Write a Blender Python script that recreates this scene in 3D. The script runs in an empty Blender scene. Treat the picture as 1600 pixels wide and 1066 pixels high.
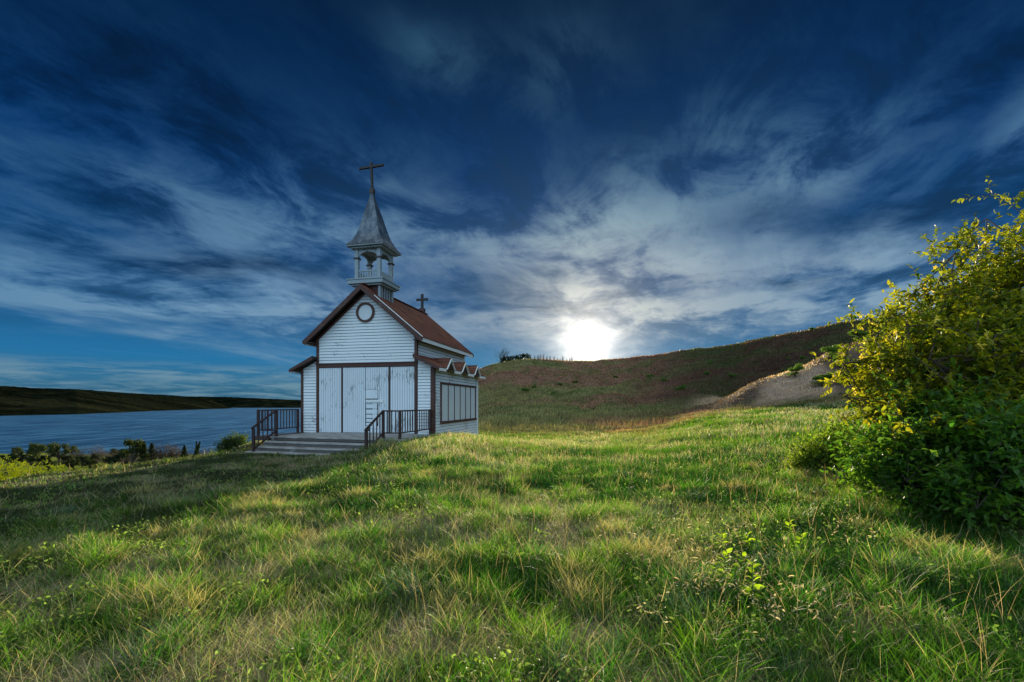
import bpy, math, random
import numpy as np
from mathutils import Vector, Matrix
random.seed(7); RNG = np.random.default_rng(11)
SC = bpy.context.scene; COL = SC.collection
FPX = 720.0; HOR = 631.0; EYE = 1.227        # deck top of the chapel is z = 0
def lin(r, g, b, a=1.0):
    f = lambda c: (c/255/12.92) if c/255 <= .04045 else ((c/255+.055)/1.055)**2.4
    return (f(r), f(g), f(b), a)

# ------------------------------------------------------------------ helpers
def tag(o, label=None, cat=None, group=None, kind=None):
    if label: o['label'] = label
    if cat: o['category'] = cat
    if group: o['group'] = group
    if kind: o['kind'] = kind
    return o
def empty(name, loc=(0,0,0), rz=0, parent=None):
    o = bpy.data.objects.new(name, None); COL.objects.link(o)
    o.location = loc; o.rotation_euler = (0,0,rz); o.empty_display_size = .2
    if parent: o.parent = parent
    return o
def link_copy(o, parent=None):
    c = o.copy(); COL.objects.link(c); c.parent = parent
    for ch in list(o.children): link_copy(ch, c)
    return c
class MB:
    def __init__(s): s.v = []; s.f = []; s.m = []
    def add(s, vs, fs, mi=0):
        n = len(s.v); s.v += [tuple(v) for v in vs]; s.f += [tuple(n+i for i in f) for f in fs]; s.m += [mi]*len(fs)
    def box(s, x0, x1, y0, y1, z0, z1, mi=0):
        s.add([(x0,y0,z0),(x1,y0,z0),(x1,y1,z0),(x0,y1,z0),(x0,y0,z1),(x1,y0,z1),(x1,y1,z1),(x0,y1,z1)],
              [(0,3,2,1),(4,5,6,7),(0,1,5,4),(1,2,6,5),(2,3,7,6),(3,0,4,7)], mi)
    def bar(s, p, q, w, h, up=(0,0,1)):      # box beam from p to q, width w, height h
        p = Vector(p); q = Vector(q); d = (q-p).normalized(); u = Vector(up)
        a = d.cross(u).normalized(); b = a.cross(d).normalized()
        vs = []
        for c in (p, q):
            for sx, sy in ((-1,-1),(1,-1),(1,1),(-1,1)): vs.append(c + a*(sx*w/2) + b*(sy*h/2))
        s.add(vs, [(0,1,2,3),(7,6,5,4),(0,4,5,1),(1,5,6,2),(2,6,7,3),(3,7,4,0)])
    def prism(s, poly, y0, y1):              # poly in (x,z), extruded along y
        n = len(poly)
        s.add([(x,y0,z) for x,z in poly]+[(x,y1,z) for x,z in poly],
              [tuple(range(n)), tuple(range(2*n-1,n-1,-1))]+[(i,i+n,(i+1)%n+n,(i+1)%n) for i in range(n)])
    def prismx(s, poly, x0, x1):             # poly in (y,z), extruded along x
        n = len(poly)
        s.add([(x0,y,z) for y,z in poly]+[(x1,y,z) for y,z in poly],
              [tuple(range(n)), tuple(range(2*n-1,n-1,-1))]+[(i,i+n,(i+1)%n+n,(i+1)%n) for i in range(n)])
    def prismz(s, poly, z0, z1):
        n = len(poly)
        s.add([(x,y,z0) for x,y in poly]+[(x,y,z1) for x,y in poly],
              [tuple(range(n)), tuple(range(2*n-1,n-1,-1))]+[(i,i+n,(i+1)%n+n,(i+1)%n) for i in range(n)])
    def tube(s, pts, rad, n=5):
        pts = [Vector(p) for p in pts]; b0 = len(s.v)
        for i, p in enumerate(pts):
            d = (pts[min(i+1,len(pts)-1)]-pts[max(i-1,0)]).normalized()
            a = d.cross(Vector((.3,.1,1)) if abs(d.z)<.9 else Vector((1,0,.1))).normalized(); b = d.cross(a)
            for k in range(n):
                t = 2*math.pi*k/n; s.v.append(tuple(p+(a*math.cos(t)+b*math.sin(t))*rad[i]))
        for i in range(len(pts)-1):
            for k in range(n):
                s.f.append((b0+i*n+k, b0+i*n+(k+1)%n, b0+(i+1)*n+(k+1)%n, b0+(i+1)*n+k)); s.m.append(0)
    def build(s, name, mat, parent=None, smooth=False, bevel=0):
        me = bpy.data.meshes.new(name); me.from_pydata(s.v, [], s.f)
        import bmesh
        bm = bmesh.new(); bm.from_mesh(me); bmesh.ops.recalc_face_normals(bm, faces=bm.faces)
        if smooth:
            for f in bm.faces: f.smooth = True
        bm.to_mesh(me); bm.free()
        for m in (mat if isinstance(mat,(list,tuple)) else [mat]): me.materials.append(m)
        if isinstance(mat,(list,tuple)): me.polygons.foreach_set('material_index', s.m)
        o = bpy.data.objects.new(name, me); COL.objects.link(o)
        if parent: o.parent = parent
        if bevel:
            b = o.modifiers.new('b','BEVEL'); b.width = bevel; b.segments = 2; b.limit_method='ANGLE'
        return o
def np_mesh(name, V, F, mat, color=None, parent=None, smooth=False, tris=False):
    """V (n,3); F (m,k) with one k, or list of such arrays"""
    me = bpy.data.meshes.new(name)
    Fs = F if isinstance(F, list) else [F]
    me.vertices.add(len(V)); me.vertices.foreach_set('co', np.asarray(V, np.float32).ravel())
    tot = sum(f.size for f in Fs); me.loops.add(tot)
    me.loops.foreach_set('vertex_index', np.concatenate([f.ravel() for f in Fs]).astype(np.int32))
    sizes = np.concatenate([np.full(len(f), f.shape[1]) for f in Fs]); starts = np.concatenate([[0], np.cumsum(sizes)[:-1]])
    me.polygons.add(len(sizes)); me.polygons.foreach_set('loop_start', starts.astype(np.int32))
    if smooth: me.polygons.foreach_set('use_smooth', np.ones(len(sizes), bool))
    me.update(calc_edges=True)
    if color is not None:
        c = np.ones((len(V),4), np.float32); c[:,:color.shape[1]] = color
        at = me.color_attributes.new('col','FLOAT_COLOR','POINT'); at.data.foreach_set('color', c.ravel())
    me.materials.append(mat)
    o = bpy.data.objects.new(name, me); COL.objects.link(o)
    if parent: o.parent = parent
    return o

# ------------------------------------------------------------------ node helper
class NT:
    def __init__(s, nt): s.t = nt; s.n = nt.nodes; s.l = nt.links
    def node(s, typ, **kw):
        n = s.n.new(typ)
        for k, v in kw.items(): setattr(n, k, v)
        return n
    def put(s, sock, v):
        if hasattr(v, 'is_output') or isinstance(v, bpy.types.NodeSocket): s.l.new(v, sock)
        elif v is not None: sock.default_value = v
    def math(s, op, a, b=None, c=None, clamp=False):
        n = s.node('ShaderNodeMath', operation=op, use_clamp=clamp); s.put(n.inputs[0], a)
        if b is not None: s.put(n.inputs[1], b)
        if c is not None: s.put(n.inputs[2], c)
        return n.outputs[0]
    def vm(s, op, a, b=None):
        n = s.node('ShaderNodeVectorMath', operation=op); s.put(n.inputs[0], a)
        if b is not None:
            s.put(n.inputs[3] if op=='SCALE' else n.inputs[1], b)
        return n.outputs['Value'] if op in ('DOT_PRODUCT','LENGTH') else n.outputs[0]
    def noise(s, vec, scale, detail=4, rough=.55, dist=0, col=False, lac=2.0):
        n = s.node('ShaderNodeTexNoise'); s.put(n.inputs['Vector'], vec); n.inputs['Scale'].default_value = scale
        n.inputs['Detail'].default_value = detail; n.inputs['Roughness'].default_value = rough
        n.inputs['Distortion'].default_value = dist; n.inputs['Lacunarity'].default_value = lac
        return n.outputs[1] if col else n.outputs[0]
    def ramp(s, f, stops, interp='LINEAR'):
        n = s.node('ShaderNodeValToRGB'); n.color_ramp.interpolation = interp; e = n.color_ramp.elements
        while len(e) < len(stops): e.new(.5)
        for i, (p, c) in enumerate(stops):
            e[i].position = p; e[i].color = c if len(c)==4 else (*c,1)
        s.put(n.inputs[0], f); return n.outputs[0]
    def rng(s, f, a, b, c=0.0, d=1.0, smooth=False):
        n = s.node('ShaderNodeMapRange', interpolation_type='SMOOTHSTEP' if smooth else 'LINEAR')
        s.put(n.inputs[0], f)
        for i, v in enumerate((a,b,c,d)): n.inputs[i+1].default_value = v
        return n.outputs[0]
    def mix(s, f, a, b, mode='MIX'):
        n = s.node('ShaderNodeMix', data_type='RGBA', blend_type=mode); s.put(n.inputs[0], f); s.put(n.inputs[6], a); s.put(n.inputs[7], b)
        return n.outputs[2]
    def comb(s, x, y, z):
        n = s.node('ShaderNodeCombineXYZ'); s.put(n.inputs[0],x); s.put(n.inputs[1],y); s.put(n.inputs[2],z); return n.outputs[0]
    def sep(s, v):
        n = s.node('ShaderNodeSeparateXYZ'); s.put(n.inputs[0], v); return n.outputs
def newmat(name):
    m = bpy.data.materials.new(name); m.use_nodes = True
    t = NT(m.node_tree); b = t.n['Principled BSDF']; return m, t, b
def objco(t): return t.node('ShaderNodeTexCoord').outputs['Object']
def bump(t, b, h, strength=.3, dist=.01):
    n = t.node('ShaderNodeBump'); n.inputs['Strength'].default_value = strength; n.inputs['Distance'].default_value = dist
    t.put(n.inputs['Height'], h); t.l.new(n.outputs[0], b.inputs['Normal'])

def mat_paint(name, base, wear, amount, sx=6, sz=1, streak=(9,9,1.2), rough=.6, dirt=.25):
    """weathered paint: chips down to grey wood, faint soiling with shapes of its own"""
    m, t, b = newmat(name); co = objco(t)
    st = t.vm('MULTIPLY', co, streak)
    n1 = t.noise(st, 3.0, 6, .7); n2 = t.noise(co, 1.1, 3, .5); n3 = t.noise(st, 14, 4, .7)
    chip = t.math('MULTIPLY', n1, t.rng(n2, .35, .7, .75, 1.25))
    chip = t.rng(chip, .5+.25*(1-amount), .5+.25*(1-amount)+.05)
    c = t.mix(t.rng(n3,.35,.75), base, tuple(x*(1-dirt) for x in base[:3])+(1,))
    c = t.mix(t.rng(t.noise(co,.8,4,.6),.4,.75,0,.5), c, tuple(x*y for x,y in zip(base[:3],(.78,.8,.76)))+(1,))
    c = t.mix(chip, c, wear)
    t.put(b.inputs['Base Color'], c); b.inputs['Roughness'].default_value = rough
    bump(t, b, t.math('SUBTRACT', t.math('MULTIPLY', n3, .4), chip), .35, .004)
    return m
WHITE = mat_paint('white_paint', (.74,.77,.79,1), (.19,.2,.2,1), .42, streak=(1.3,1.3,9), dirt=.2)
WHITEV = mat_paint('white_board_paint', (.70,.75,.79,1), (.2,.22,.23,1), .62, streak=(10,10,1.0), dirt=.24)
WHITET = mat_paint('white_trim_paint', (.78,.78,.76,1), (.24,.22,.2,1), .2, streak=(4,4,4), dirt=.1)
TOWER = mat_paint('tower_paint', (.30,.35,.38,1), (.10,.10,.10,1), .5, streak=(6,6,2), dirt=.3)
PANE = mat_paint('pale_panel_paint', (.62,.66,.68,1), (.4,.4,.38,1), .2, streak=(3,3,1), dirt=.12)
BROWN = mat_paint('brown_trim_paint', (.075,.024,.015,1), (.11,.07,.05,1), .45, streak=(5,5,5), dirt=.35, rough=.65)
RAILM = mat_paint('railing_paint', (.034,.010,.009,1), (.035,.018,.014,1), .3, streak=(5,5,3), dirt=.4, rough=.55)
DARKW = mat_paint('dark_wood', (.05,.03,.022,1), (.1,.07,.05,1), .4, streak=(3,3,8), dirt=.4)
CROSS = mat_paint('cross_wood', (.018,.013,.012,1), (.03,.025,.02,1), .2)
BLACK = mat_paint('dark_gap', (.02,.018,.016,1), (.03,.02,.02,1), .2)
def mat_roof():
    m, t, b = newmat('rusty_red_roof_metal'); co = objco(t)
    st = t.vm('MULTIPLY', co, (1,7,1)); n = t.noise(st, 1.4, 5, .65); n2 = t.noise(co, 5, 5, .7)
    c = t.ramp(n, [(.3,(.030,.008,.006,1)),(.5,(.095,.024,.013,1)),(.68,(.21,.065,.035,1))])
    c = t.mix(t.rng(n2,.5,.8,0,.6), c, (.05,.022,.016,1))
    t.put(b.inputs['Base Color'], c); b.inputs['Roughness'].default_value = .5; b.inputs['Metallic'].default_value = .15
    bump(t, b, n2, .2, .005); return m
ROOF = mat_roof()
def mat_spire():
    m, t, b = newmat('weathered_spire_metal'); co = objco(t)
    n = t.noise(t.vm('MULTIPLY', co, (2.2,2.2,1.0)), 1.3, 6, .65); n2 = t.noise(co, 6, 5, .7)
    c = t.ramp(n, [(.3,(.022,.034,.05,1)),(.47,(.055,.08,.11,1)),(.62,(.15,.18,.21,1)),(.75,(.06,.06,.065,1))])
    c = t.mix(t.rng(n2,.52,.72,0,.75), c, (.05,.055,.065,1))
    w = t.node('ShaderNodeTexWave', bands_direction='Z', wave_profile='SAW'); t.put(w.inputs['Vector'], co)
    w.inputs['Scale'].default_value = .42; w.inputs['Distortion'].default_value = .15
    seam = t.rng(w.outputs[1], .97, 1.0)
    c = t.mix(seam, c, (.03,.035,.04,1))
    t.put(b.inputs['Base Color'], c); b.inputs['Roughness'].default_value = .48; b.inputs['Metallic'].default_value = .35
    bump(t, b, t.math('ADD', n2, seam), .3, .01); return m
SPIRE = mat_spire()
def mat_concrete():
    m, t, b = newmat('worn_concrete'); co = objco(t)
    n = t.noise(co, 2.2, 6, .65); n2 = t.noise(co, 22, 4, .7)
    c = t.ramp(n, [(.3,(.14,.125,.115,1)),(.55,(.30,.285,.27,1)),(.75,(.38,.37,.35,1))])
    c = t.mix(t.rng(n2,.5,.8,0,.5), c, (.12,.10,.09,1))
    t.put(b.inputs['Base Color'], c); b.inputs['Roughness'].default_value = .85; bump(t, b, n2, .4, .01); return m
CONC = mat_concrete()
RISER = mat_paint('shade_dark_riser', (.10,.085,.075,1), (.22,.20,.18,1), .55, streak=(1.5,1.5,6), dirt=.4)  # risers darker than the treads: their shade is painted into the colour
def mat_leaf(name, trans=.45, gloss=.35, sat=1.0):
    m = bpy.data.materials.new(name); m.use_nodes = True; t = NT(m.node_tree); b = t.n['Principled BSDF']
    at = t.node('ShaderNodeAttribute', attribute_name='col')
    t.put(b.inputs['Base Color'], at.outputs['Color']); b.inputs['Roughness'].default_value = .5
    b.inputs['Specular IOR Level'].default_value = gloss
    tr = t.node('ShaderNodeBsdfTranslucent')
    c2 = t.mix(1.0, at.outputs['Color'], (1.0,.98,.5,1), 'MULTIPLY'); c2 = t.vm('SCALE', c2, 2.6); t.put(tr.inputs[0], c2)
    mx = t.node('ShaderNodeMixShader'); mx.inputs[0].default_value = trans
    t.l.new(b.outputs[0], mx.inputs[1]); t.l.new(tr.outputs[0], mx.inputs[2]); t.l.new(mx.outputs[0], t.n['Material Output'].inputs[0])
    return m
LEAF = mat_leaf('leaf', .52); GRASSM = mat_leaf('grass_blade', .4, .25)
def mat_bark():
    m, t, b = newmat('bark'); n = t.noise(t.vm('MULTIPLY', objco(t), (1,1,.25)), 18, 4, .6)
    t.put(b.inputs['Base Color'], t.ramp(n, [(.3,(.03,.02,.014,1)),(.7,(.09,.062,.045,1))])); b.inputs['Roughness'].default_value=.85
    return m
BARK = mat_bark()

# ------------------------------------------------------------------ value noise in numpy
_G = RNG.random((256,256))
def vnoise(x, y):
    xi = np.floor(x).astype(int); yi = np.floor(y).astype(int); fx = x-xi; fy = y-yi
    fx = fx*fx*(3-2*fx); fy = fy*fy*(3-2*fy); g = lambda a, b: _G[a & 255, b & 255]
    return (g(xi,yi)*(1-fx)+g(xi+1,yi)*fx)*(1-fy)+(g(xi,yi+1)*(1-fx)+g(xi+1,yi+1)*fx)*fy
def fbm(x, y, oct=4, gain=.5):
    s = 0; a = 1; n = 0
    for i in range(oct):
        s = s + a*vnoise(x*2**i+17.3*i, y*2**i+9.1*i); n += a; a *= gain
    return s/n
def sstep(a, b, x):
    t = np.clip((x-a)/(b-a), 0, 1); return t*t*(3-2*t)

# ------------------------------------------------------------------ terrain height
# profiles by azimuth: depth -> height above the chapel deck
def P(py, Y): return EYE+(HOR-py)*Y/FPX
prof = {
 -1400: [(1,-.22),(4,-.4),(9,-1.2),(20,-5),(60,-17),(150,-33),(240,-39),(400,-43),(6000,-60)],
 -300: [(1,-.22),(4,-.38),(8,-.65),(14,-2.6),(60,-15),(150,-32),(230,-38),(340,-39.4),(395,-41),(6000,-60)],
 0:    [(1,-.22),(4,-.34),(10,-.66),(12.5,-.88),(18,-3),(60,-14),(150,-31),(230,-38),(375,-39.5),(395,-41),(6000,-60)],
 240:  [(1,-.22),(5,-.32),(10,-.50),(15,-.70),(22,-2.4),(60,-13),(150,-31),(230,-38),(375,-39.5),(395,-41),(6000,-60)],
 340:  [(1,-.22),(8,-.40),(16,-.55),(24,-2.0),(60,-12),(150,-31),(230,-38),(375,-39.5),(395,-41),(6000,-60)],
 400:  [(1,-.22),(8,-.36),(14,-.48),(17,-.47),(19.5,-.36),(25,-1.3),(60,-11),(150,-30),(230,-38),(400,-41),(6000,-60)],
 470:  [(1,-.22),(8,-.36),(13,-.48),(16,-.50),(20,-.40),(27,-1.2),(60,-9),(150,-29),(250,-38),(400,-41),(6000,-60)],
 560:  [(1,-.22),(8,-.30),(13,-.36),(15,-.34),(20,-.30),(30,-.6),(60,-6),(150,-22),(260,-36),(400,-41),(6000,-60)],
 600:  [(1,-.22),(8,-.26),(13,-.20),(15.5,-.08),(18,-.08),(30,-.4),(60,-4),(150,-12),(300,-30),(500,-40),(6000,-60)],
 690:  [(1,-.22),(8,-.22),(14,-.12),(18,-.06),(24,-.12),(40,-.4),(80,-1.5),(140,2),(200,5),(300,2),(6000,-20)],
 750:  [(1,-.22),(8,-.26),(14,-.28),(20,-.36),(24,-.50),(33,-.85),(60,P(652,60)),(100,P(618,100)),(150,P(590,150)),(185,P(577,185)),(260,14),(6000,5)],
 790:  [(1,-.22),(8,-.30),(20,-.55),(34,-.95),(60,P(648,60)),(100,P(612,100)),(150,P(582,150)),(190,P(567.5,190)),(260,17),(6000,8)],
 850:  [(1,-.22),(8,-.30),(20,-.58),(34,-1.0),(60,P(645,60)),(100,P(608,100)),(150,P(578,150)),(200,P(564.5,200)),(280,18),(6000,10)],
 925:  [(1,-.22),(8,-.30),(20,-.58),(34,-.95),(60,P(644,60)),(100,P(608,100)),(150,P(580,150)),(200,P(568,200)),(280,17),(6000,10)],
 1000: [(1,-.22),(8,-.28),(20,-.46),(34,-.6),(60,P(638,60)),(100,P(600,100)),(150,P(570,150)),(190,P(559,190)),(280,18),(6000,10)],
 1100: [(1,-.20),(8,-.20),(20,-.14),(30,.15),(42,P(641,42)),(60,P(624,60)),(100,P(588,100)),(140,P(560,140)),(175,P(545,175)),(260,21),(6000,12)],
 1200: [(1,-.20),(8,-.15),(20,.12),(30,.60),(36,.95),(46,P(590,46)),(58,3.2),(95,P(570,95)),(130,P(544,130)),(160,P(529,160)),(260,26),(6000,14)],
 1350: [(1,-.20),(5,-.12),(10,.10),(20,.6),(30,1.3),(36,2.7),(50,P(533,50)),(60,8.1),(90,P(538,90)),(120,P(510,120)),(140,P(499,140)),(260,30),(6000,16)],
 1500: [(1,-.18),(5,-.1),(10,.3),(20,1.3),(30,2.4),(50,P(515,50)),(60,9.5),(90,P(505,90)),(120,P(480,120)),(260,34),(6000,20)],
 1700: [(1,-.18),(5,-.08),(10,.4),(20,1.6),(30,3),(50,9),(90,18),(120,28),(260,40),(6000,24)],
 3200: [(1,-.18),(5,-.05),(10,.5),(20,2),(30,3.5),(50,9),(90,18),(120,24),(260,36),(6000,24)],
}
NLR = 320; LR = np.linspace(math.log(.5), math.log(7000), NLR)
def mono(xs, ys, xq):
    xs = np.array(xs, float); ys = np.array(ys, float); h = np.diff(xs); d = np.diff(ys)/h
    m = np.zeros(len(xs)); m[0] = d[0]; m[-1] = d[-1]
    for i in range(1, len(xs)-1):
        m[i] = 0 if d[i-1]*d[i] <= 0 else (h[i-1]+h[i])/(h[i-1]/d[i]+h[i]/d[i-1])
    i = np.clip(np.searchsorted(xs, xq)-1, 0, len(xs)-2); t = np.clip((xq-xs[i])/h[i], 0, 1)
    return (2*t**3-3*t**2+1)*ys[i]+(t**3-2*t**2+t)*h[i]*m[i]+(-2*t**3+3*t**2)*ys[i+1]+(t**3-t**2)*h[i]*m[i+1]
keys = sorted(prof); KTH = []; KZ = []
for k in keys:
    th = math.atan((k-800)/FPX); c = math.cos(th)
    if abs(k-800) > 1200: c = .55
    pts = prof[k]; KTH.append(th)
    KZ.append(mono([math.log(.2)]+[math.log(Y/c) for Y,_ in pts], [pts[0][1]]+[z for _,z in pts], LR))
KTH = [-math.pi]+KTH+[math.pi]
back = mono([math.log(v) for v in (.2,1,8,30,100,6000)], [-.22,-.22,-.2,0,3,20], LR)
KZ = np.array([back]+KZ+[back]); KTH = np.array(KTH)
NTH = 1440; TH = np.linspace(-math.pi, math.pi, NTH+1)
GZ = np.zeros((NTH+1, NLR))
for j in range(NLR): GZ[:,j] = mono(KTH, KZ[:,j], TH)
def hbase(x, y):
    r = np.sqrt(x*x+y*y)+1e-6; th = np.arctan2(x, y)
    a = (th+math.pi)/(2*math.pi)*NTH; b = (np.log(np.maximum(r,.5))-LR[0])/(LR[-1]-LR[0])*(NLR-1)
    ai = np.clip(np.floor(a).astype(int),0,NTH-1); bi = np.clip(np.floor(b).astype(int),0,NLR-2)
    fa = np.clip(a-ai,0,1); fb = np.clip(b-bi,0,1)
    return (GZ[ai,bi]*(1-fa)+GZ[ai+1,bi]*fa)*(1-fb)+(GZ[ai,bi+1]*(1-fa)+GZ[ai+1,bi+1]*fa)*fb
CHX, CHY, CHA = -6.09, 19.2, math.radians(-12.6)
def to_local(x, y):
    dx = x-CHX; dy = y-CHY; c = math.cos(CHA); s = math.sin(CHA)
    return dx*c+dy*s, -dx*s+dy*c
def height(x, y):
    x = np.asarray(x, float); y = np.asarray(y, float)
    r = np.sqrt(x*x+y*y); h = hbase(x, y)
    lx, ly = to_local(x, y)
    m = np.maximum(np.abs(lx)-3.4, np.maximum(-3.9-ly, ly-6.5)); near = sstep(0, 2.0, m)
    h = h + near*((fbm(x*.9,y*.9,3)-.5)*.16*sstep(1,4,r) + (fbm(x*.25+40,y*.25,3)-.5)*.3*sstep(8,25,r)*(.35+.65*sstep(380,600,800+FPX*x/np.maximum(y,.1))))
    h = h - (1-np.abs(fbm(np.arctan2(x,y)*13+3+fbm(x*.02,y*.02,3)*3,r*.02,3)-.5)*2)**5*1.6*sstep(45,90,r)*(1-sstep(150,190,r))*sstep(690,760,800+FPX*x/np.maximum(y,.1))
    h = h + (fbm(x*.06+7,y*.06+3,4)-.5)*sstep(40,110,r)*2.6 + (fbm(x*.3,y*.3,3)-.5)*sstep(40,90,r)*.8
    # trim earth below the chapel floor
    ins = 1-sstep(-.2,.3,np.maximum(np.abs(lx)-3.0, np.maximum(-2.2-ly, ly-6.0)))
    return np.where(ins>0, np.minimum(h, -.25)*ins+h*(1-ins), h)

# ------------------------------------------------------------------ ground colours (what grows where, with some shade and glare painted in)
def tone(x, y):
    """per-position: dry fraction, base colour (linear)"""
    x = np.asarray(x,float); y = np.asarray(y,float); r = np.sqrt(x*x+y*y); px = 800+FPX*x/np.maximum(y,.1)
    n = fbm(x*.55+3, y*.55+8, 4); n2 = fbm(x*.16+50, y*.16+20, 3); n3 = fbm(x*1.7, y*1.7, 3)
    dry = sstep(.48,.58,n*.6+n3*.4)*.9
    blob = lambda cx,cy,rx,ry: np.exp(-((x-cx)/rx)**2-((y-cy)/ry)**2)
    dry = dry + .8*blob(-.6,5.4,2.2,1.3)*sstep(.35,.6,n) + .55*blob(-.3,2.6,2.5,.8)*sstep(.35,.6,n3) + .5*blob(3.0,6.8,2.2,1.5)*sstep(.35,.55,n)
    dry = dry + .65*blob(-6,12.5,3,2)*sstep(.4,.6,n3) + .7*blob(-3.2,15.2,2.0,1.0) + .75*blob(.5,22,6,3.5)
    dry = dry - .8*blob(-1.5,8.8,3.5,1.8) - .7*blob(3.6,9.5,2.4,3) - .7*blob(2.2,4.3,1.2,1.6)
    dry = np.clip(dry, 0, 1)
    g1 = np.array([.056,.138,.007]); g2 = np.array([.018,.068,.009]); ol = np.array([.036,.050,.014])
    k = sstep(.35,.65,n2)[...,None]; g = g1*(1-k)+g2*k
    left = sstep(-1.5,-6,x)[...,None]*sstep(3,7,r)[...,None]*.92  # olive lawn at left, with edge shade painted into its colour
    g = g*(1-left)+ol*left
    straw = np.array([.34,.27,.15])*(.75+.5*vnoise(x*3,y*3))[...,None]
    straw = straw*(1-.5*left)  # straw dimmed at left by the same painted shade
    c = g*(1-dry[...,None]) + straw*dry[...,None]
    # hillside behind: brown-olive, rust patches
    fx = 11*sstep(1000,1150,px); hill = sstep(25+fx,37+fx*.8,r+12*(fbm(x*.12,y*.12,3)-.5))*sstep(700,740,px)
    n4 = fbm(x*.05+9, y*.05+2, 4); n5 = fbm(x*.22+9, y*.22+2, 3)
    hc = np.array([.070,.062,.026])[None]*(1-sstep(.42,.6,n4))[...,None]+np.array([.085,.046,.030])[None]*sstep(.42,.6,n4)[...,None]
    hc = hc*(2.3+1.3*(1-sstep(900,1150,px))[...,None])*(.5+1.0*n5[...,None])  # lighter on the sun side: flare veil put into the slope colour
    grn = sstep(.52,.66,n5)[...,None]*.6; hc = hc*(1-grn)+np.array([.075,.115,.028])*grn
    # dark ridge on the right, pinkish dry spur in front of it
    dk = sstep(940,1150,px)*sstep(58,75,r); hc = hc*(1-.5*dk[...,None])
    sp = sstep(1060,1120,px)*(1-sstep(1420,1500,px))*sstep(40,45,r)*(1-sstep(66,80,r))
    st = sstep(.35,.6,fbm(px*.012+y*.05, y*.12, 3))
    sc = np.array([.44,.30,.215])*(.35+.85*st[...,None])
    hc = hc*(1-sp[...,None])+sc*sp[...,None]
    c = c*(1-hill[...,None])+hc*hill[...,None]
    # slope and flat below on the lake side
    low = sstep(22,40,r)*(1-sstep(640,700,px))
    lc = np.array([.05,.062,.018])*(.4+1.2*fbm(x*.03,y*.03,3)[...,None])
    lc = lc + np.array([.20,.22,.0])*(sstep(.45,.58,fbm(x*.02+5,y*.05+5,3))*sstep(250,270,r))[...,None]
    c = c*(1-low[...,None])+lc*low[...,None]
    return dry, np.clip(c,.004,.8)

# ------------------------------------------------------------------ terrain mesh
def build_ground():
    a = np.concatenate([np.arange(-180,-66,3.), np.arange(-66,66,.22), np.arange(66,180,3.)])*math.pi/180
    r = np.exp(np.linspace(math.log(.4), math.log(6500), 420))
    A, R = np.meshgrid(a, r, indexing='ij'); X = R*np.sin(A); Y = R*np.cos(A)
    Z = height(X, Y)
    V = np.stack([X,Y,Z],-1).reshape(-1,3); na, nr = X.shape
    i = np.arange(na)[:,None]; j = np.arange(nr-1)[None]; i2 = (i+1)%na
    F = np.stack([i*nr+j, i*nr+j+1, i2*nr+j+1, i2*nr+j],-1).reshape(-1,4)
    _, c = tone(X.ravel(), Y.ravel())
    # centre cap
    V = np.vstack([V, [[0,0,float(height(np.array([0.]),np.array([0.1]))[0])]]]); c = np.vstack([c, c[:1]])
    ii = np.arange(na); cap = np.stack([np.full(na,len(V)-1), ii*nr, ((ii+1)%na)*nr],-1)
    m, t, b = newmat('meadow_ground'); at = t.node('ShaderNodeAttribute', attribute_name='col'); co = objco(t)
    n1 = t.noise(co, 9, 5, .7); n2 = t.noise(co, .9, 5, .7)
    c1 = t.mix(t.rng(n1,.3,.75), t.vm('SCALE', at.outputs['Color'], .45), t.vm('SCALE', at.outputs['Color'], 1.25))
    c1 = t.mix(t.rng(n2,.3,.7), t.vm('SCALE', c1, .6), t.vm('SCALE', c1, 1.15))
    t.put(b.inputs['Base Color'], c1); b.inputs['Roughness'].default_value = .95; b.inputs['Specular IOR Level'].default_value = .1
    bump(t, b, t.math('ADD', n1, t.math('MULTIPLY', n2, 3.0)), .8, .12)
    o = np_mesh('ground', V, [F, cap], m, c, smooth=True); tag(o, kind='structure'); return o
build_ground()

# ------------------------------------------------------------------ lake
def build_lake():
    mb = MB(); n = 12
    mb.add([(-9000,150,-40),(9000,150,-40),(9000,12000,-40),(-9000,12000,-40)], [(0,1,2,3)])
    m, t, b = newmat('lake_water'); co = objco(t)
    w1 = t.noise(t.vm('MULTIPLY', co, (1,.08,1)), .13, 5, .75); w2 = t.noise(t.vm('MULTIPLY', co, (.22,.5,1)), .012, 5, .65)
    c = t.mix(t.rng(w2,.38,.66), (.006,.045,.11,1), (.030,.13,.25,1))
    c = t.mix(t.rng(w1,.50,.58,0,.8), c, (.11,.27,.42,1))  # ripple glints and dark troughs painted into the water colour
    c = t.mix(t.rng(w1,.48,.40,0,.8), c, (.004,.03,.08,1))
    t.put(b.inputs['Base Color'], c); b.inputs['Roughness'].default_value = .3; b.inputs['IOR'].default_value = 1.33
    b.inputs['Specular IOR Level'].default_value = .35
    bump(t, b, w1, 1.0, 2.5)
    o = mb.build('lake_water', m); tag(o, kind='structure')
build_lake()

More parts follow.
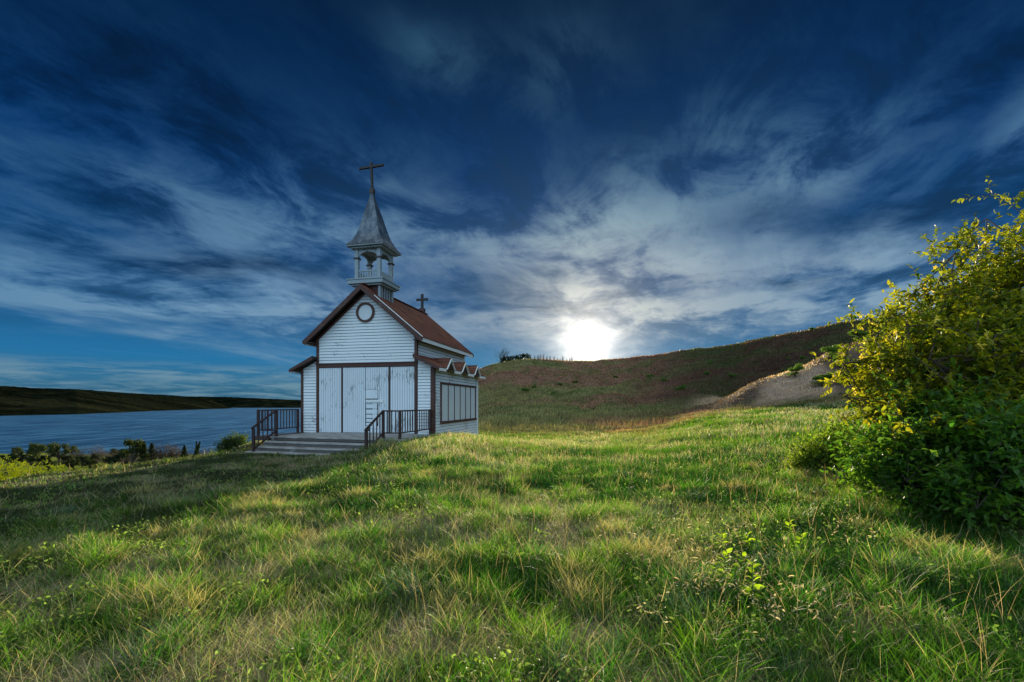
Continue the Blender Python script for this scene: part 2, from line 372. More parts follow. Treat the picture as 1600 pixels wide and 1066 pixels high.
# ------------------------------------------------------------------ far hills over the lake
def build_far(name, shore, crest, pxs, thick, seed):
    px = np.linspace(pxs[0], pxs[1], 520); Ds = np.interp(px, *zip(*shore)); cy = np.interp(px, *zip(*crest))
    rows = 46; T = np.linspace(0, 1, rows)
    V = []; C = []
    for j, tt in enumerate(T):
        D = Ds+tt*thick(px); X0 = (px-800)/FPX*D
        top = EYE+(HOR-cy)*(Ds+.75*thick(px))/FPX+40.6
        sh = np.interp(tt, [0,.05,.3,.55,.75,1.0],[0,.06,.42,.78,1.0,1.02])
        g = np.abs(fbm(X0*.006+seed+tt*1.5, D*.0022, 4)-.5)*2
        z = -40.6 + top*sh*(1-.42*g*math.sin(math.pi*min(tt/.8,1))) + (fbm(X0*.03,D*.03,2)-.5)*7*min(tt*3,1)
        V.append(np.stack([X0,D,z],-1))
        q = fbm(X0*.012+3, D*.012+tt*9, 4)[...,None]
        c = np.array([.005,.007,.004])*(.1+2.4*q)+np.array([.011,.010,.004])*sstep(.5,.7,fbm(X0*.009+20,D*.004+tt*4,3))[...,None]
        C.append(c)
    V = np.concatenate(V); C = np.concatenate(C); n = len(px)
    i = np.arange(rows-1)[:,None]; k = np.arange(n-1)[None]
    F = np.stack([i*n+k, i*n+k+1, (i+1)*n+k+1, (i+1)*n+k],-1).reshape(-1,4)
    m, t, b = newmat('wooded_hills'); at = t.node('ShaderNodeAttribute', attribute_name='col'); co = objco(t)
    n1 = t.noise(co, .05, 6, .75)
    t.put(b.inputs['Base Color'], t.mix(t.rng(n1,.35,.65), t.vm('SCALE', at.outputs['Color'], .5), t.vm('SCALE', at.outputs['Color'], 1.7)))
    b.inputs['Roughness'].default_value = 1; b.inputs['Specular IOR Level'].default_value = 0
    bump(t, b, n1, 1, 14)
    tag(np_mesh(name, V, F, m, C, smooth=True), kind='structure')
build_far('hills', [(-900,1100),(0,1561),(120,1787),(192,2181),(300,3156),(357,3900),(420,4400)],
          [(-900,560),(0,603),(60,606.5),(120,608),(195,614),(270,618),(310,622),(340,630),(360,638),(420,641)], (-900,420), lambda p: np.interp(p,[-900,0,250,357,420],[700,800,900,500,300]), 3)
build_far('hills', [(150,5200),(357,4700),(900,4300)], [(150,618),(357,620.5),(470,625.5),(700,622),(900,618)], (150,900), lambda p: np.full_like(p,1200.), 8)

# ------------------------------------------------------------------ chapel
def lap(mb, outline, org, sdir, nrm, z0, z1, pitch=.125, jit=.004, seed=1):
    """lapped horizontal boards on a wall. outline(z)->(s0,s1)"""
    rnd = random.Random(seed); z = z0; org = Vector(org); sd = Vector(sdir); nr = Vector(nrm)
    while z < z1-.005:
        zt = min(z+pitch, z1); a0, a1 = outline(z); b0, b1 = outline(zt)
        if a1-a0 > .02:
            if b1 < b0: b0 = b1 = (b0+b1)/2
            cuts = [0, 1]
            if a1-a0 > 2: cuts = [0, rnd.uniform(.25,.75), 1]
            for c0, c1 in zip(cuts[:-1], cuts[1:]):
                g = .0025; o1 = .020+rnd.uniform(-jit,jit); o0 = .004
                dz = rnd.uniform(-.003,.003)
                la = a0+(a1-a0)*c0+(g if c0>0 else 0); ra = a0+(a1-a0)*c1-(g if c1<1 else 0)
                lb = b0+(b1-b0)*c0+(g if c0>0 else 0); rb = b0+(b1-b0)*c1-(g if c1<1 else 0)
                p = lambda s, zz, o: org+sd*s+nr*o+Vector((0,0,zz))
                zz0 = z+.017+dz
                mb.add([p(la,zz0,o1),p(ra,zz0,o1),p(rb,zt,o0),p(lb,zt,o0),p(la,zz0,-.002),p(ra,zz0,-.002)],
                       [(0,1,2,3),(4,5,1,0)])
        z += pitch
chapel = empty('chapel', (CHX, CHY, 0), CHA)
tag(chapel, 'small white wooden chapel with brown roof, belfry and cross on the hillside above the lake', 'chapel')
W = 2.28; WL = 3.03; LEN = 6.0; AP = 6.10; SL = .838; TX = 2.65
def rtop(x): return AP-SL*abs(x)
# core that keeps light out
mb = MB()
mb.prism([(-W+.01,-.8),(W-.01,-.8),(W-.01,rtop(W)-.2),(0,AP-.22),(-W+.01,rtop(W)-.2)], .01, LEN-.01)
for s in (-1,1):
    a = [(s*(W-.02),-.8),(s*(WL-.01),-.8),(s*(WL-.01),2.66),(s*(W-.02),3.02)]
    mb.prism(a if s>0 else a[::-1], .012, LEN-.012)
mb.build('wall_core', BLACK, chapel)
# gable siding
gz = AP-.20
def gable(z): h = min(W-.04, max(0,(gz-z)/SL)); return (-h, h)
mb = MB(); lap(mb, gable, (0,0,0), (1,0,0), (0,-1,0), 2.93, gz, seed=3); mb.build('gable_siding', WHITE, chapel)
mb = MB(); lap(mb, lambda z: (-min(W,(gz-z)/SL), min(W,(gz-z)/SL)), (0,LEN,0), (1,0,0), (0,1,0), -.6, gz, seed=4); mb.build('rear_siding', WHITE, chapel)
# lean-to fronts
lt = lambda x: 3.13-(x-W)*.49      # underside of the lean-to roof
for s in (-1,1):
    mb = MB()
    def out(z, s=s):
        x1 = WL-.05; x1 = min(x1, W+(3.05-z)/.49) if z > 2.6 else x1
        x0 = W+.05
        return (x0,max(x1,x0)) if s>0 else (-max(x1,x0),-x0)
    lap(mb, out, (0,0,0), (1,0,0), (0,-1,0), -.3, 3.02, seed=5+s); mb.build('front_siding', WHITE, chapel)
    mb = MB(); lap(mb, lambda z: (0.05,LEN-.04), (s*WL,0,0), (0,1,0), (s,0,0), -.75, 2.70, seed=9+s); mb.build('side_siding', WHITE, chapel)
    mb = MB(); lap(mb, lambda z: (0.05,LEN-.04), (s*W,0,0), (0,1,0), (s,0,0), 3.02, 4.02, seed=12+s); mb.build('upper_side_siding', WHITE, chapel)
# corner boards
for x, w, zt in ((-W,.12,4.0),(W,.12,4.0),(-WL,.11,2.72),(WL,.17,2.72)):
    s = 1 if x>0 else -1
    mb = MB(); xa = x-.05*s if w<.15 else x-.08*s
    x0, x1 = sorted((x+s*.032, x+s*.032-s*w)); zb = 0.002 if abs(x)<2.9 else -.5
    if abs(x) > 2.9 or True:
        mb.box(x0, x1, -.045, .08, zb, zt)
    mb.build('corner_board', BROWN, chapel, bevel=.004)
for s in (-1,1):
    mb = MB(); x0,x1 = sorted((s*(WL-.06), s*(WL+.03))); mb.box(x0,x1,LEN-.06,LEN+.03,-.7,2.66); mb.build('rear_corner_board', WHITET, chapel)
    mb = MB(); x0,x1 = sorted((s*(W-.06), s*(W+.032))); mb.box(x0,x1,LEN-.06,LEN+.03,2.95,4.0); mb.build('rear_corner_board', WHITET, chapel)
mb = MB(); mb.box(-W-.02,W+.02,-.06,.0,2.76,2.93); mb.box(-W-.05,W+.05,-.085,.0,2.90,2.945); mb.build('trim_band', BROWN, chapel, bevel=.004)
# boarded double doors and fixed side panels (vertical boards)
def vboards(x0, x1, z0, z1, y, pitch, name, extra=None, seed=0):
    rnd = random.Random(seed); mb = MB(); x = x0; n = max(1, round((x1-x0)/pitch)); w = (x1-x0)/n
    for i in range(n):
        xa = x0+i*w+.0045; xb = x0+(i+1)*w-.0045; yy = y-rnd.uniform(0,.005)
        mb.add([(xa,yy,z0),(xa+.006,yy-.008,z0),(xb-.006,yy-.008,z0),(xb,yy,z0),(xa,yy,z1),(xa+.006,yy-.008,z1),(xb-.006,yy-.008,z1),(xb,yy,z1)],
               [(0,1,5,4),(1,2,6,5),(2,3,7,6)])
    o = mb.build(name, WHITEV, chapel); mb = MB(); mb.box(x0,x1,y+.002,y+.03,z0,z1); mb.build('backing', DARKW, o)
    return o
vboards(-2.19,-1.12,.02,2.74,-.012,.105,'fixed_panel',seed=1)
d1 = vboards(-1.045,-.008,.03,2.74,-.02,.095,'door',seed=2)
d2 = vboards(.008,1.045,.03,2.74,-.02,.1,'door',seed=3)
d2['label'] = 'right door leaf with hatch, latch and patched lower boards'
vboards(1.12,2.19,.02,2.74,-.012,.105,'fixed_panel',seed=4)
for x in (-1.083,1.083):
    mb = MB(); mb.box(x-.034,x+.034,-.055,-.002,.01,2.755); mb.build('door_jamb', DARKW, chapel, bevel=.003)
mb = MB(); mb.box(-2.2,2.2,-.04,0,-.02,.022); mb.build('door_sill', CONC, chapel)
# hatch, latch, patches on the right leaf
mb = MB(); mb.box(.02,.57,-.042,-.03,1.42,1.82)
mb2 = MB()
for a in ((.012,.578,1.815,1.828),(.012,.578,1.405,1.44)): mb2.box(a[0],a[1],-.0445,-.0285,a[2],a[3])
mb2.box(.566,.578,-.0445,-.0285,1.44,1.815)
h = mb.build('hatch', WHITEV, d2); mb2.build('hatch_gap', BLACK, h) if False else mb2.build('hatch_frame', BLACK, d2)
mb = MB(); mb.box(.03,.74,-.062,-.034,1.30,1.375); mb.box(.70,.80,-.068,-.034,1.27,1.40); mb.build('latch', WHITET, d2, bevel=.006)
mb = MB(); mb.box(.018,.585,-.031,-.028,.29,1.235); mb.build('patch_gap', BLACK, d2)
mb = MB()
for (z0,z1,xr) in ((1.02,1.22,.56),(.80,1.0,.57),(.62,.79,.55),(.46,.61,.57),(.31,.45,.56)): mb.box(.035,xr-.02,-.042,-.031,z0+.012,z1-.012)
mb.box(.02,.60,-.05,-.03,.22,.30)
mb.build('patch_board', WHITEV, d2, bevel=.003)
mb = MB(); mb.box(.03,.17,-.036,-.03,.09,.20); mb.box(.005,.03,-.034,-.029,.03,.30); mb.build('rot_hole', BLACK, d2)
# round window
rw = None
def ring(cx, cz, r0, r1, y0, y1, n=48):
    mb = MB(); vs=[]; fs=[]
    for i in range(n):
        t = 2*math.pi*i/n; c, s = math.cos(t), math.sin(t)
        vs += [(cx+r0*c,y0,cz+r0*s),(cx+r1*c,y0,cz+r1*s),(cx+r1*c,y1,cz+r1*s),(cx+r0*c,y1,cz+r0*s)]
    for i in range(n):
        a=4*i; b=4*((i+1)%n)
        fs += [(a,b,b+1,a+1),(a+1,b+1,b+2,a+2),(a+2,b+2,b+3,a+3),(a+3,b+3,b,a)]
    mb.add(vs,fs); return mb
rw = ring(0,5.03,.325,.415,-.075,.0).build('round_window', BROWN, chapel)
mb = MB(); n=40; mb.add([(.33*math.cos(2*math.pi*i/n),-.03,5.03+.33*math.sin(2*math.pi*i/n)) for i in range(n)],[tuple(range(n))]); mb.build('pane', PANE, rw)
# main roof
def corr_roof(mb, xa, za, xb, zb, y0, y1, pitch=.15, amp=.022, up=.0):
    n = int((y1-y0)/pitch*6); d = Vector((xb-xa,0,zb-za)).normalized(); nr = Vector((-d.z,0,d.x)); nr = nr if nr.z>0 else -nr
    L0 = Vector((xa,0,za)); L1 = Vector((xb,0,zb)); vs=[]; fs=[]
    for i in range(n+1):
        y = y0+(y1-y0)*i/n; ph = (i%6)/6; o = amp*max(0,1-abs(ph-.5)*4)+up
        for p in (L0,L1):
            q = p+nr*o; vs.append((q.x,y,q.z))
    for i in range(n): fs.append((2*i,2*i+1,2*i+3,2*i+2))
    mb.add(vs,fs)
ZT = AP-SL*TX
rf = MB()
for s in (-1,1): corr_roof(rf, 0, AP+.035, s*(TX+.05), ZT-.007, -.40, 6.36)
rf.bar((0,-.40,AP+.05),(0,6.36,AP+.05),.22,.03)
roof = rf.build('roof', ROOF, chapel)
mb = MB()
for s in (-1,1):
    poly = [(0,AP+.022),(s*TX,ZT+.02),(s*TX,ZT-.05),(0,AP-.06)]
    mb.prism(poly if s<0 else poly[::-1], -.36, 6.32)
mb.build('soffit', DARKW, roof)
for s in (-1,1):      # rakes
    for y0,y1 in ((-.42,-.37),(6.32,6.37)):
        mb = MB(); poly = [(0,AP+.03),(s*(TX+.06),ZT-.015),(s*(TX+.06),ZT-.12),(s*(TX-.05),ZT-.17),(0,AP-.20)]
        mb.prism(poly if s<0 else poly[::-1], y0, y1); mb.build('rake_board', BROWN, roof, bevel=.004)
    mb = MB(); poly = [(0,AP-.205),(s*(W+.04),rtop(W+.04)-.215),(s*(W+.04),rtop(W+.04)-.30),(0,AP-.30)]
    mb.prism(poly if s<0 else poly[::-1], -.07, .0); mb.build('frieze_board', BROWN, roof)
    mb = MB(); x0,x1 = sorted((s*(TX-.03),s*(TX+.012))); mb.box(x0,x1,-.36,6.32,ZT-.17,ZT-.012); mb.build('eave_fascia', WHITET, roof, bevel=.003)
    mb = MB(); x0,x1 = sorted((s*W,s*(TX-.03))); mb.box(x0,x1,-.36,6.32,ZT-.10,ZT-.07); mb.build('eave_soffit', DARKW, roof)
mb = MB(); mb.bar((.62,-.425,rtop(.62)+.05),(TX+.07,-.425,ZT-.0),.012,.028); mb.build('drip_edge', WHITET, roof)
# lean-to roofs with gablets
for s in (-1,1):
    x0, z0, x1, z1 = W, 3.20, 3.37, 2.655
    lr = MB(); corr_roof(lr, s*x0, z0+.02, s*x1, z1+.02, -.37, 6.30)
    lro = lr.build('lean_to_roof', ROOF, chapel)
    mb = MB(); poly=[(s*x0,z0),(s*x1,z1),(s*x1,z1-.05),(s*x0,z0-.07)]; mb.prism(poly if s<0 else poly[::-1], -.33,6.26); mb.build('lean_to_soffit', DARKW, lro)
    for y0,y1 in ((-.39,-.34),(6.27,6.32)):
        mb = MB(); poly=[(s*x0,z0+.03),(s*(x1+.02),z1+.025),(s*(x1+.02),z1-.09),(s*x0,z0-.13)]
        mb.prism(poly if s<0 else poly[::-1], y0,y1); mb.build('lean_to_rake', BROWN, lro, bevel=.004)
    for ya_,yb_ in ((-.33,.44),(1.46,2.34),(3.36,4.24),(5.26,6.26)):
        mb = MB(); xa,xb = sorted((s*(x1-.01),s*(x1+.022))); mb.box(xa,xb,ya_,yb_,z1-.115,z1-.005); mb.build('lean_to_fascia', WHITET, lro)
    for yc in (.95,2.85,4.75):
        hw, zr = .50, 3.13; xo = x1+.03
        g = MB()
        for k in (-1,1):   # two small slopes
            g.add([(s*W,yc,zr+.03),(s*xo,yc,zr+.03),(s*(xo+.0),yc+k*hw,z1+.04),(s*x0,yc+k*hw*.35,zr-.15),
                   (s*W,yc,zr+.0),(s*xo,yc,zr+.0),(s*(xo+.0),yc+k*hw,z1+.01),(s*x0,yc+k*hw*.35,zr-.18)],
                  [(0,1,2,3),(4,5,6,7),(1,5,6,2),(2,6,7,3)])
        go = g.build('gablet', ROOF, chapel)
        t_ = MB(); xa = s*(xo+.004)
        for k in (-1,1): t_.bar((xa,yc,zr-.03),(xa,yc+k*(hw+.01),z1-.02),.03,.075,up=(1,0,0))
        t_.build('gablet_trim', WHITET, go)
        f_ = MB(); xc = s*(xo-.06); f_.add([(xc,yc-hw+.03,z1-.03),(xc,yc+hw-.03,z1-.03),(xc,yc,zr-.04)],[(0,1,2)]); f_.build('gablet_face', DARKW, go)
    # side window bank: brown frame and six pale boarded lights
    y0,y1,zb,zt = .62,5.52,.41,2.12
    xo_, xi_ = s*(WL+.065), s*(WL+.0)
    def fb(m,ya,yb,za,zc,xx=None):
        a,b = sorted((xi_, xx or xo_)); m.box(a,b,ya,yb,za,zc)
    fr = MB(); fb(fr,y0,y1,zt-.08,zt); fb(fr,y0-.03,y1+.03,zb-.02,zb+.08,s*(WL+.10)); fb(fr,y0,y0+.08,zb+.08,zt-.08); fb(fr,y1-.08,y1,zb+.08,zt-.08)
    wo = fr.build('window', BROWN, chapel)
    n=6; w=(y1-y0-.16)/n
    for i in range(n):
        m_ = MB(); ya=y0+.08+i*w+.03; yb=ya+w-.06; fb(m_,ya,yb,zb+.081,zt-.081,s*(WL+.035)); m_.build('pane', PANE, wo)
        if i: m_ = MB(); fb(m_,ya-.058,ya-.002,zb+.081,zt-.081,s*(WL+.055)); m_.build('mullion', BROWN, wo)
# belfry
BW = .59; BC = (0.0,.70); bx0,bx1 = -BW+BC[0], BW+BC[0]; by0,by1 = BC[1]-BW, BC[1]+BW
bb = MB(); bb.box(bx0+.06,bx1-.06,by0+.06,by1-.06,4.9,6.25); tb = bb.build('belfry_base', BROWN, chapel)
for x in (bx0,bx1-.09):
    for y in (by0,by1-.09): mb = MB(); mb.box(x,x+.09,y,y+.09,5.2,6.2); mb.build('corner_board', TOWER, tb)
for s in (-1,1):
    for i in range(4):
        m_ = MB(); y=by0+.20+i*.215; xa,xb = sorted((BC[0]+s*(BW-.058),BC[0]+s*(BW-.02))); m_.box(xa,xb,y,y+.075,5.2,6.19); m_.build('slat', TOWER, tb)
mb = MB(); PW=.80; cx,cy=BC
mb.box(cx-PW,cx+PW,cy-PW,cy+PW,6.24,6.42); mb.box(cx-PW-.03,cx+PW+.03,cy-PW-.03,cy+PW+.03,6.40,6.445); mb.box(cx-PW+.1,cx+PW-.1,cy-PW+.1,cy+PW-.1,6.17,6.24)
bo = mb.build('belfry', TOWER, chapel, bevel=.006)
pw=.155
for x in (bx0,bx1-pw):
    for y in (by0,by1-pw):
        bel = MB(); bel.box(x,x+pw,y,y+pw,6.44,7.80); bel.build('post', TOWER, bo, bevel=.004)
        cap = MB(); cap.box(x-.04,x+pw+.04,y-.04,y+pw+.04,7.33,7.385); cap.build('post_capital', DARKW, bo)
def arch(axis, off):
    m_ = MB(); a0,a1 = -BW+pw, BW-pw; n=16; poly=[(a0,7.80),(a0,7.385)]
    for i in range(n+1):
        t = math.pi*(1-i/n); poly.append(((a1)*math.cos(t)*.98, 7.385+.24*math.sin(t)))
    poly += [(a1,7.385),(a1,7.80)]
    # strip build: quads between arch and the top
    vs=[]; fs=[]
    pts = poly[1:-1]
    for (u,z) in pts:
        for d in (0,.05):
            for zz in (z,7.80):
                vs.append((cx+u,off+d,zz) if axis=='x' else (cx+off+d,cy+u,zz))
    for i in range(len(pts)-1):
        a=4*i; b=a+4; fs += [(a,b,b+1,a+1),(a+2,a+3,b+3,b+2),(a,a+2,b+2,b)]
    m_.add(vs,fs); m_.build('arch_panel', TOWER, bo)
arch('x', by0+.05); arch('x', by1-.10); arch('y', -BW+.05); arch('y', BW-.10)
def balus(axis, off):
    m_ = MB(); a0,a1=-BW+pw, BW-pw
    bx = (lambda u0,u1,d0,d1,z0,z1: m_.box(cx+u0,cx+u1,off+d0,off+d1,z0,z1)) if axis=='x' else (lambda u0,u1,d0,d1,z0,z1: m_.box(cx+off+d0,cx+off+d1,cy+u0,cy+u1,z0,z1))
    bx(a0,a1,0,.06,6.80,6.85); bx(a0,a1,0,.06,6.50,6.55)
    for i in range(7):
        u = a0+(i+.5)*(a1-a0)/7; bx(u-.022,u+.022,.01,.05,6.55,6.80)
    m_.build('balustrade', TOWER, bo)
balus('x', by0+.05); balus('x', by1-.11)
m_ = MB(); m_.box(cx+BW-.10,cx+BW-.06,by0+pw,by1-pw,6.45,6.82); m_.build('side_panel', TOWER, bo)
m_ = MB(); m_.box(cx-BW+.06,cx-BW+.10,by0+pw,by1-pw,6.45,6.82); m_.build('side_panel', TOWER, bo)
m_ = MB(); m_.box(bx0+.02,bx1-.02,by0+.02,by1-.02,7.80,7.86); m_.build('belfry_ceiling', TOWER, bo)
# spire: concave flared pyramid
lx_ = -.10
prof_s = [(7.86,.86),(7.95,.79),(8.07,.70),(8.23,.61),(8.41,.53),(8.61,.465),(8.83,.41),(9.2,.325),(9.65,.21),(10.08,.10),(10.35,.062)]
mb = MB(); vs=[]; fs=[]
for i,(z,h) in enumerate(prof_s):
    k=(z-7.86)/(10.35-7.86); ox=cx+lx_*k
    vs += [(ox-h,cy-h,z),(ox+h,cy-h,z),(ox+h,cy+h,z),(ox-h,cy+h,z)]
for i in range(len(prof_s)-1):
    for k in range(4): a=4*i+k; b=4*i+(k+1)%4; fs.append((a,b,b+4,a+4))
mb.add(vs,fs); sp = mb.build('spire', SPIRE, chapel)
mb = MB(); mb.box(cx-.84,cx+.84,cy-.84,cy+.84,7.81,7.858); mb.box(cx-.72,cx+.72,cy-.72,cy+.72,7.74,7.81); mb.build('spire_eave', TOWER, sp)
sx_ = cx+lx_
mb = MB(); mb.box(sx_-.09,sx_+.09,cy-.09,cy+.09,10.30,10.50); mb.build('cross_base', DARKW, sp)
cr = MB(); top = Vector((sx_-.05,cy,11.66)); bot = Vector((sx_,cy,10.5)); cr.bar(bot, top, .095, .095, up=(0,1,0))
arm = bot.lerp(top,.83); d = Vector((.575,0,.02)); cr.bar(arm-d, arm+d, .088, .1, up=(0,1,0)); cr.build('cross', CROSS, sp, bevel=.006)
rz_ = AP+.05
rc = MB(); yc=5.75
rc.box(-.13,.13,yc-.13,yc+.13,rz_-.15,rz_+.2); rcb = rc.build('rear_cross_base', BROWN, chapel)
rc = MB(); rc.box(-.06,.06,yc-.05,yc+.05,rz_+.2,rz_+.98); rc.box(-.33,-.061,yc-.047,yc+.047,rz_+.62,rz_+.74); rc.box(.061,.33,yc-.047,yc+.047,rz_+.62,rz_+.74); rc.build('rear_cross', CROSS, rcb)
# porch slab and steps
yl, yr = -2.45, -2.9
def edge(x): return yl+(yr-yl)*(x+3.2)/6.4
def slab(x0,x1,dy,z0,z1,yb=-.05,name='step',parent=None,bev=.02):
    m_ = MB(); n=14; top=[(x0,yb)]
    for i in range(n+1):
        x=x0+(x1-x0)*i/n; bow=-.10*math.sin(math.pi*i/n)*(dy>0)
        top.append((x,edge(x)-dy+bow))
    top.append((x1,yb)); m_.prismz(top[::-1],z1-.045,z1); o = m_.build(name, CONC, parent, bevel=.012)
    if parent is chapel or True:
        m_ = MB(); tp = [(x+(.03 if i<2 else -.03 if i>=len(top)-2 else 0), y+(.035 if 0<i<len(top)-1 else 0)) for i,(x,y) in enumerate(top)]
        m_.prismz(tp[::-1],z0,z1-.046); m_.build('riser', RISER, o if parent is chapel else parent)
    return o
porch = slab(-2.55,3.15,0,-.13,0,-.05,'porch',chapel)
m_ = MB(); m_.prismz([(-2.56,-.05),(-2.56,edge(-2.56)),(-3.25,edge(-3.25)),(-3.25,-.05)],-.16,-.002); m_.build('deck_wing', DARKW, porch)
m_ = MB(); m_.box(-2.4,3.1,-2.3,-.06,-.9,-.131); m_.build('foundation', CONC, porch)
for i,(dy,z) in enumerate(((.38,-.155),(.76,-.31),(1.12,-.455))):
    slab(-2.52-.05*i,2.5,dy,z-.15,z,-2.0+.0*i,'step',porch)
# porch railings
def railing(sgn, name_label):
    xw = sgn*(3.12 if sgn<0 else 2.93); xs = sgn*2.28
    yf = edge(xw)+.06; ys = edge(xs)+.06; H=.98
    r = MB(); r.bar((xw,-.12,H),(xw,yf,H),.05,.05); r.bar((xw,yf,H-.002),(xs,ys,H-.002),.05,.05)
    r.bar((xw,-.12,.22),(xw,yf,.22),.04,.04); r.bar((xw,yf,.218),(xs,ys,.218),.04,.04)
    ro = r.build('railing', RAILM, chapel)
    nx, ny, nz = xs, ys-1.12, -.52
    for (x,y,zb,zt) in ((xw,-.16,-.1,H),(xw,yf,-.1,H+.02),(xs,ys,-.1,H+.02),(nx,ny,-.62,.36)):
        m_ = MB(); m_.box(x-.042,x+.042,y-.042,y+.042,zb,zt); m_.build('post', RAILM, ro, bevel=.004)
    def bal(x,y,z0,z1): m_ = MB(); m_.box(x-.014,x+.014,y-.014,y+.014,z0,z1); m_.build('baluster', RAILM, ro)
    n=13
    for i in range(1,n): bal(xw, -.16+(yf+.16)*i/n, .22, H)
    for i in range(1,4): bal(xw+(xs-xw)*i/4, yf+(ys-yf)*i/4, .22, H)
    m_ = MB(); m_.bar((xs,ys,H),(nx,ny-.08,.36),.05,.06); m_.build('handrail', RAILM, ro)
    m_ = MB(); m_.bar((xs,ys,.22),(nx,ny,-.38),.04,.05); m_.build('lower_rail', RAILM, ro)
    for i in range(1,5):
        t=i/5; bal(xs, ys-1.12*t, .22-.60*t, H-.58*t)
railing(-1,''); railing(1,'')

# ------------------------------------------------------------------ blades
def blades(name, n, xy, L, wid, col, lean=.45, curl=.6, flat=None, tipcol=1.5, seed=0, segs=3):
    """n blades at xy, length L, width wid, colour col (n,3); one mesh"""
    rg = np.random.default_rng(seed); x, y = xy[:,0], xy[:,1]; z = height(x, y)-.01
    az = rg.random(n)*2*math.pi; le = np.abs(rg.normal(0, lean, n)) if flat is None else flat
    d = np.stack([np.cos(az), np.sin(az), np.zeros(n)], -1)
    face = rg.random(n)*math.pi*2; wv = np.stack([np.cos(face), np.sin(face), np.zeros(n)], -1)
    V = []; C = []; p = np.stack([x,y,z],-1); ang = le.copy(); T = np.linspace(0,1,segs+1)
    cu = rg.normal(curl, curl*.5, n)/segs
    for k in range(segs+1):
        w = wid*(1-T[k]**1.5)*.5
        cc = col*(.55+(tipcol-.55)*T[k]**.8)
        if k < segs:
            V += [p-wv*w[:,None], p+wv*w[:,None]]; C += [cc, cc]
        else: V += [p]; C += [cc]
        st = (L/segs)[:,None]; p = p + st*(np.sin(ang)[:,None]*d + np.cos(ang)[:,None]*np.array([0,0,1.])); ang = np.minimum(ang+cu, 2.0)
        lo = height(p[:,0], p[:,1])+.004 if k == segs-1 else None
    nv = 2*segs+1; V = np.stack(V,1).reshape(-1,3); C = np.stack(C,1).reshape(-1,3); b = np.arange(n)[:,None]*nv
    Q = [b+np.array([[2*k,2*k+1,2*k+3,2*k+2]]) for k in range(segs-1)]
    Tt = b+np.array([[2*segs-2,2*segs-1,2*segs]])
    return np_mesh(name, V, [np.concatenate(Q), Tt], GRASSM, np.clip(C,0,1), smooth=False)
def wedge(n, r0, r1, p=2.0, amax=58, seed=0):
    """random points in the field in front, density ~ r^-(2-p)"""
    rg = np.random.default_rng(seed); u = rg.random(n); q = p
    r = (r0**q+(r1**q-r0**q)*u)**(1/q) if q > 0 else r0*(r1/r0)**u
    a = (rg.random(n)*2-1)*math.radians(amax); return np.stack([r*np.sin(a), r*np.cos(a)],-1)
def keep(xy, extra=True):
    lx, ly = to_local(xy[:,0], xy[:,1])
    inside = (np.abs(lx)<3.08)&(ly>-.05)&(ly<6.05)
    deck = (lx>-2.6)&(lx<3.0)&(ly<0)&(ly>-2.62)
    steps = (lx>-2.55)&(lx<1.35)&(ly<-2.4)&(ly>-3.80-.10*np.abs(lx*0+1))
    steps |= (lx>=1.35)&(lx<2.2)&(ly<-2.4)&(ly>-3.15)
    return ~(inside|deck|steps)
def colours(xy, seed, dvar=.35, drybias=0):
    rg = np.random.default_rng(seed); dry, c = tone(xy[:,0], xy[:,1]); n = len(xy)
    r = np.hypot(xy[:,0],xy[:,1]); m = (r<40)
    isdry = (rg.random(n) < np.clip(dry*.72+.04+drybias,0,1))&m
    straw = np.array([.36,.29,.17]); pale=np.array([.34,.34,.25]); k = rg.random(n)[:,None]
    dcol = (straw*k+pale*(1-k))*(1-.45*sstep(-2.5,-8,xy[:,0]))[:,None]  # dry blades at left darkened, shade put into their colour
    green = c.copy()
    gm = (dry>.3)&m; green[gm] = np.array([.090,.150,.034])
    c2 = np.where(isdry[:,None], dcol, green)
    c2 = c2*(1+rg.normal(0,dvar,n)[:,None]*.6); c2 = c2*(1+rg.normal(0,.08,(n,3)))
    return np.clip(c2,.005,.6), isdry
G = []
# fine near turf
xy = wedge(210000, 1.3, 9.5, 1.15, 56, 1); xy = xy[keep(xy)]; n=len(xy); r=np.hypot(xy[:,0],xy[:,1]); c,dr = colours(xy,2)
rg = np.random.default_rng(5)
L = (.055+.075*rg.random(n))*(1+.8*fbm(xy[:,0]*1.3,xy[:,1]*1.3,2)); wd = (.0022+.0007*r)*(1+.3*rg.random(n)); wd[dr]*=.6
fl = np.where(dr, np.abs(rg.normal(1.0,.4,n)), np.abs(rg.normal(.35,.3,n)))
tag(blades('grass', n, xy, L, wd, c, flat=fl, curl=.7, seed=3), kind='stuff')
# mid turf
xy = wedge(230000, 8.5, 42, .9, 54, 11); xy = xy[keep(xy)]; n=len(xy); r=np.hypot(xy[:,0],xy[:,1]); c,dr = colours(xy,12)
rg = np.random.default_rng(15)
px_ = 800+FPX*xy[:,0]/xy[:,1]
short = 1-.62*sstep(640,440,px_)*sstep(8.5,11,r)
L = (.08+.11*rg.random(n))*(1+.8*fbm(xy[:,0]*.8,xy[:,1]*.8,2))*short; wd = .0011*r*(1+.4*rg.random(n)); wd[dr]*=.7
fl = np.where(dr, np.abs(rg.normal(.7,.4,n)), np.abs(rg.normal(.3,.3,n)))
tag(blades('grass', n, xy, L, wd, c, flat=fl, curl=.6, seed=13, segs=2), kind='stuff')
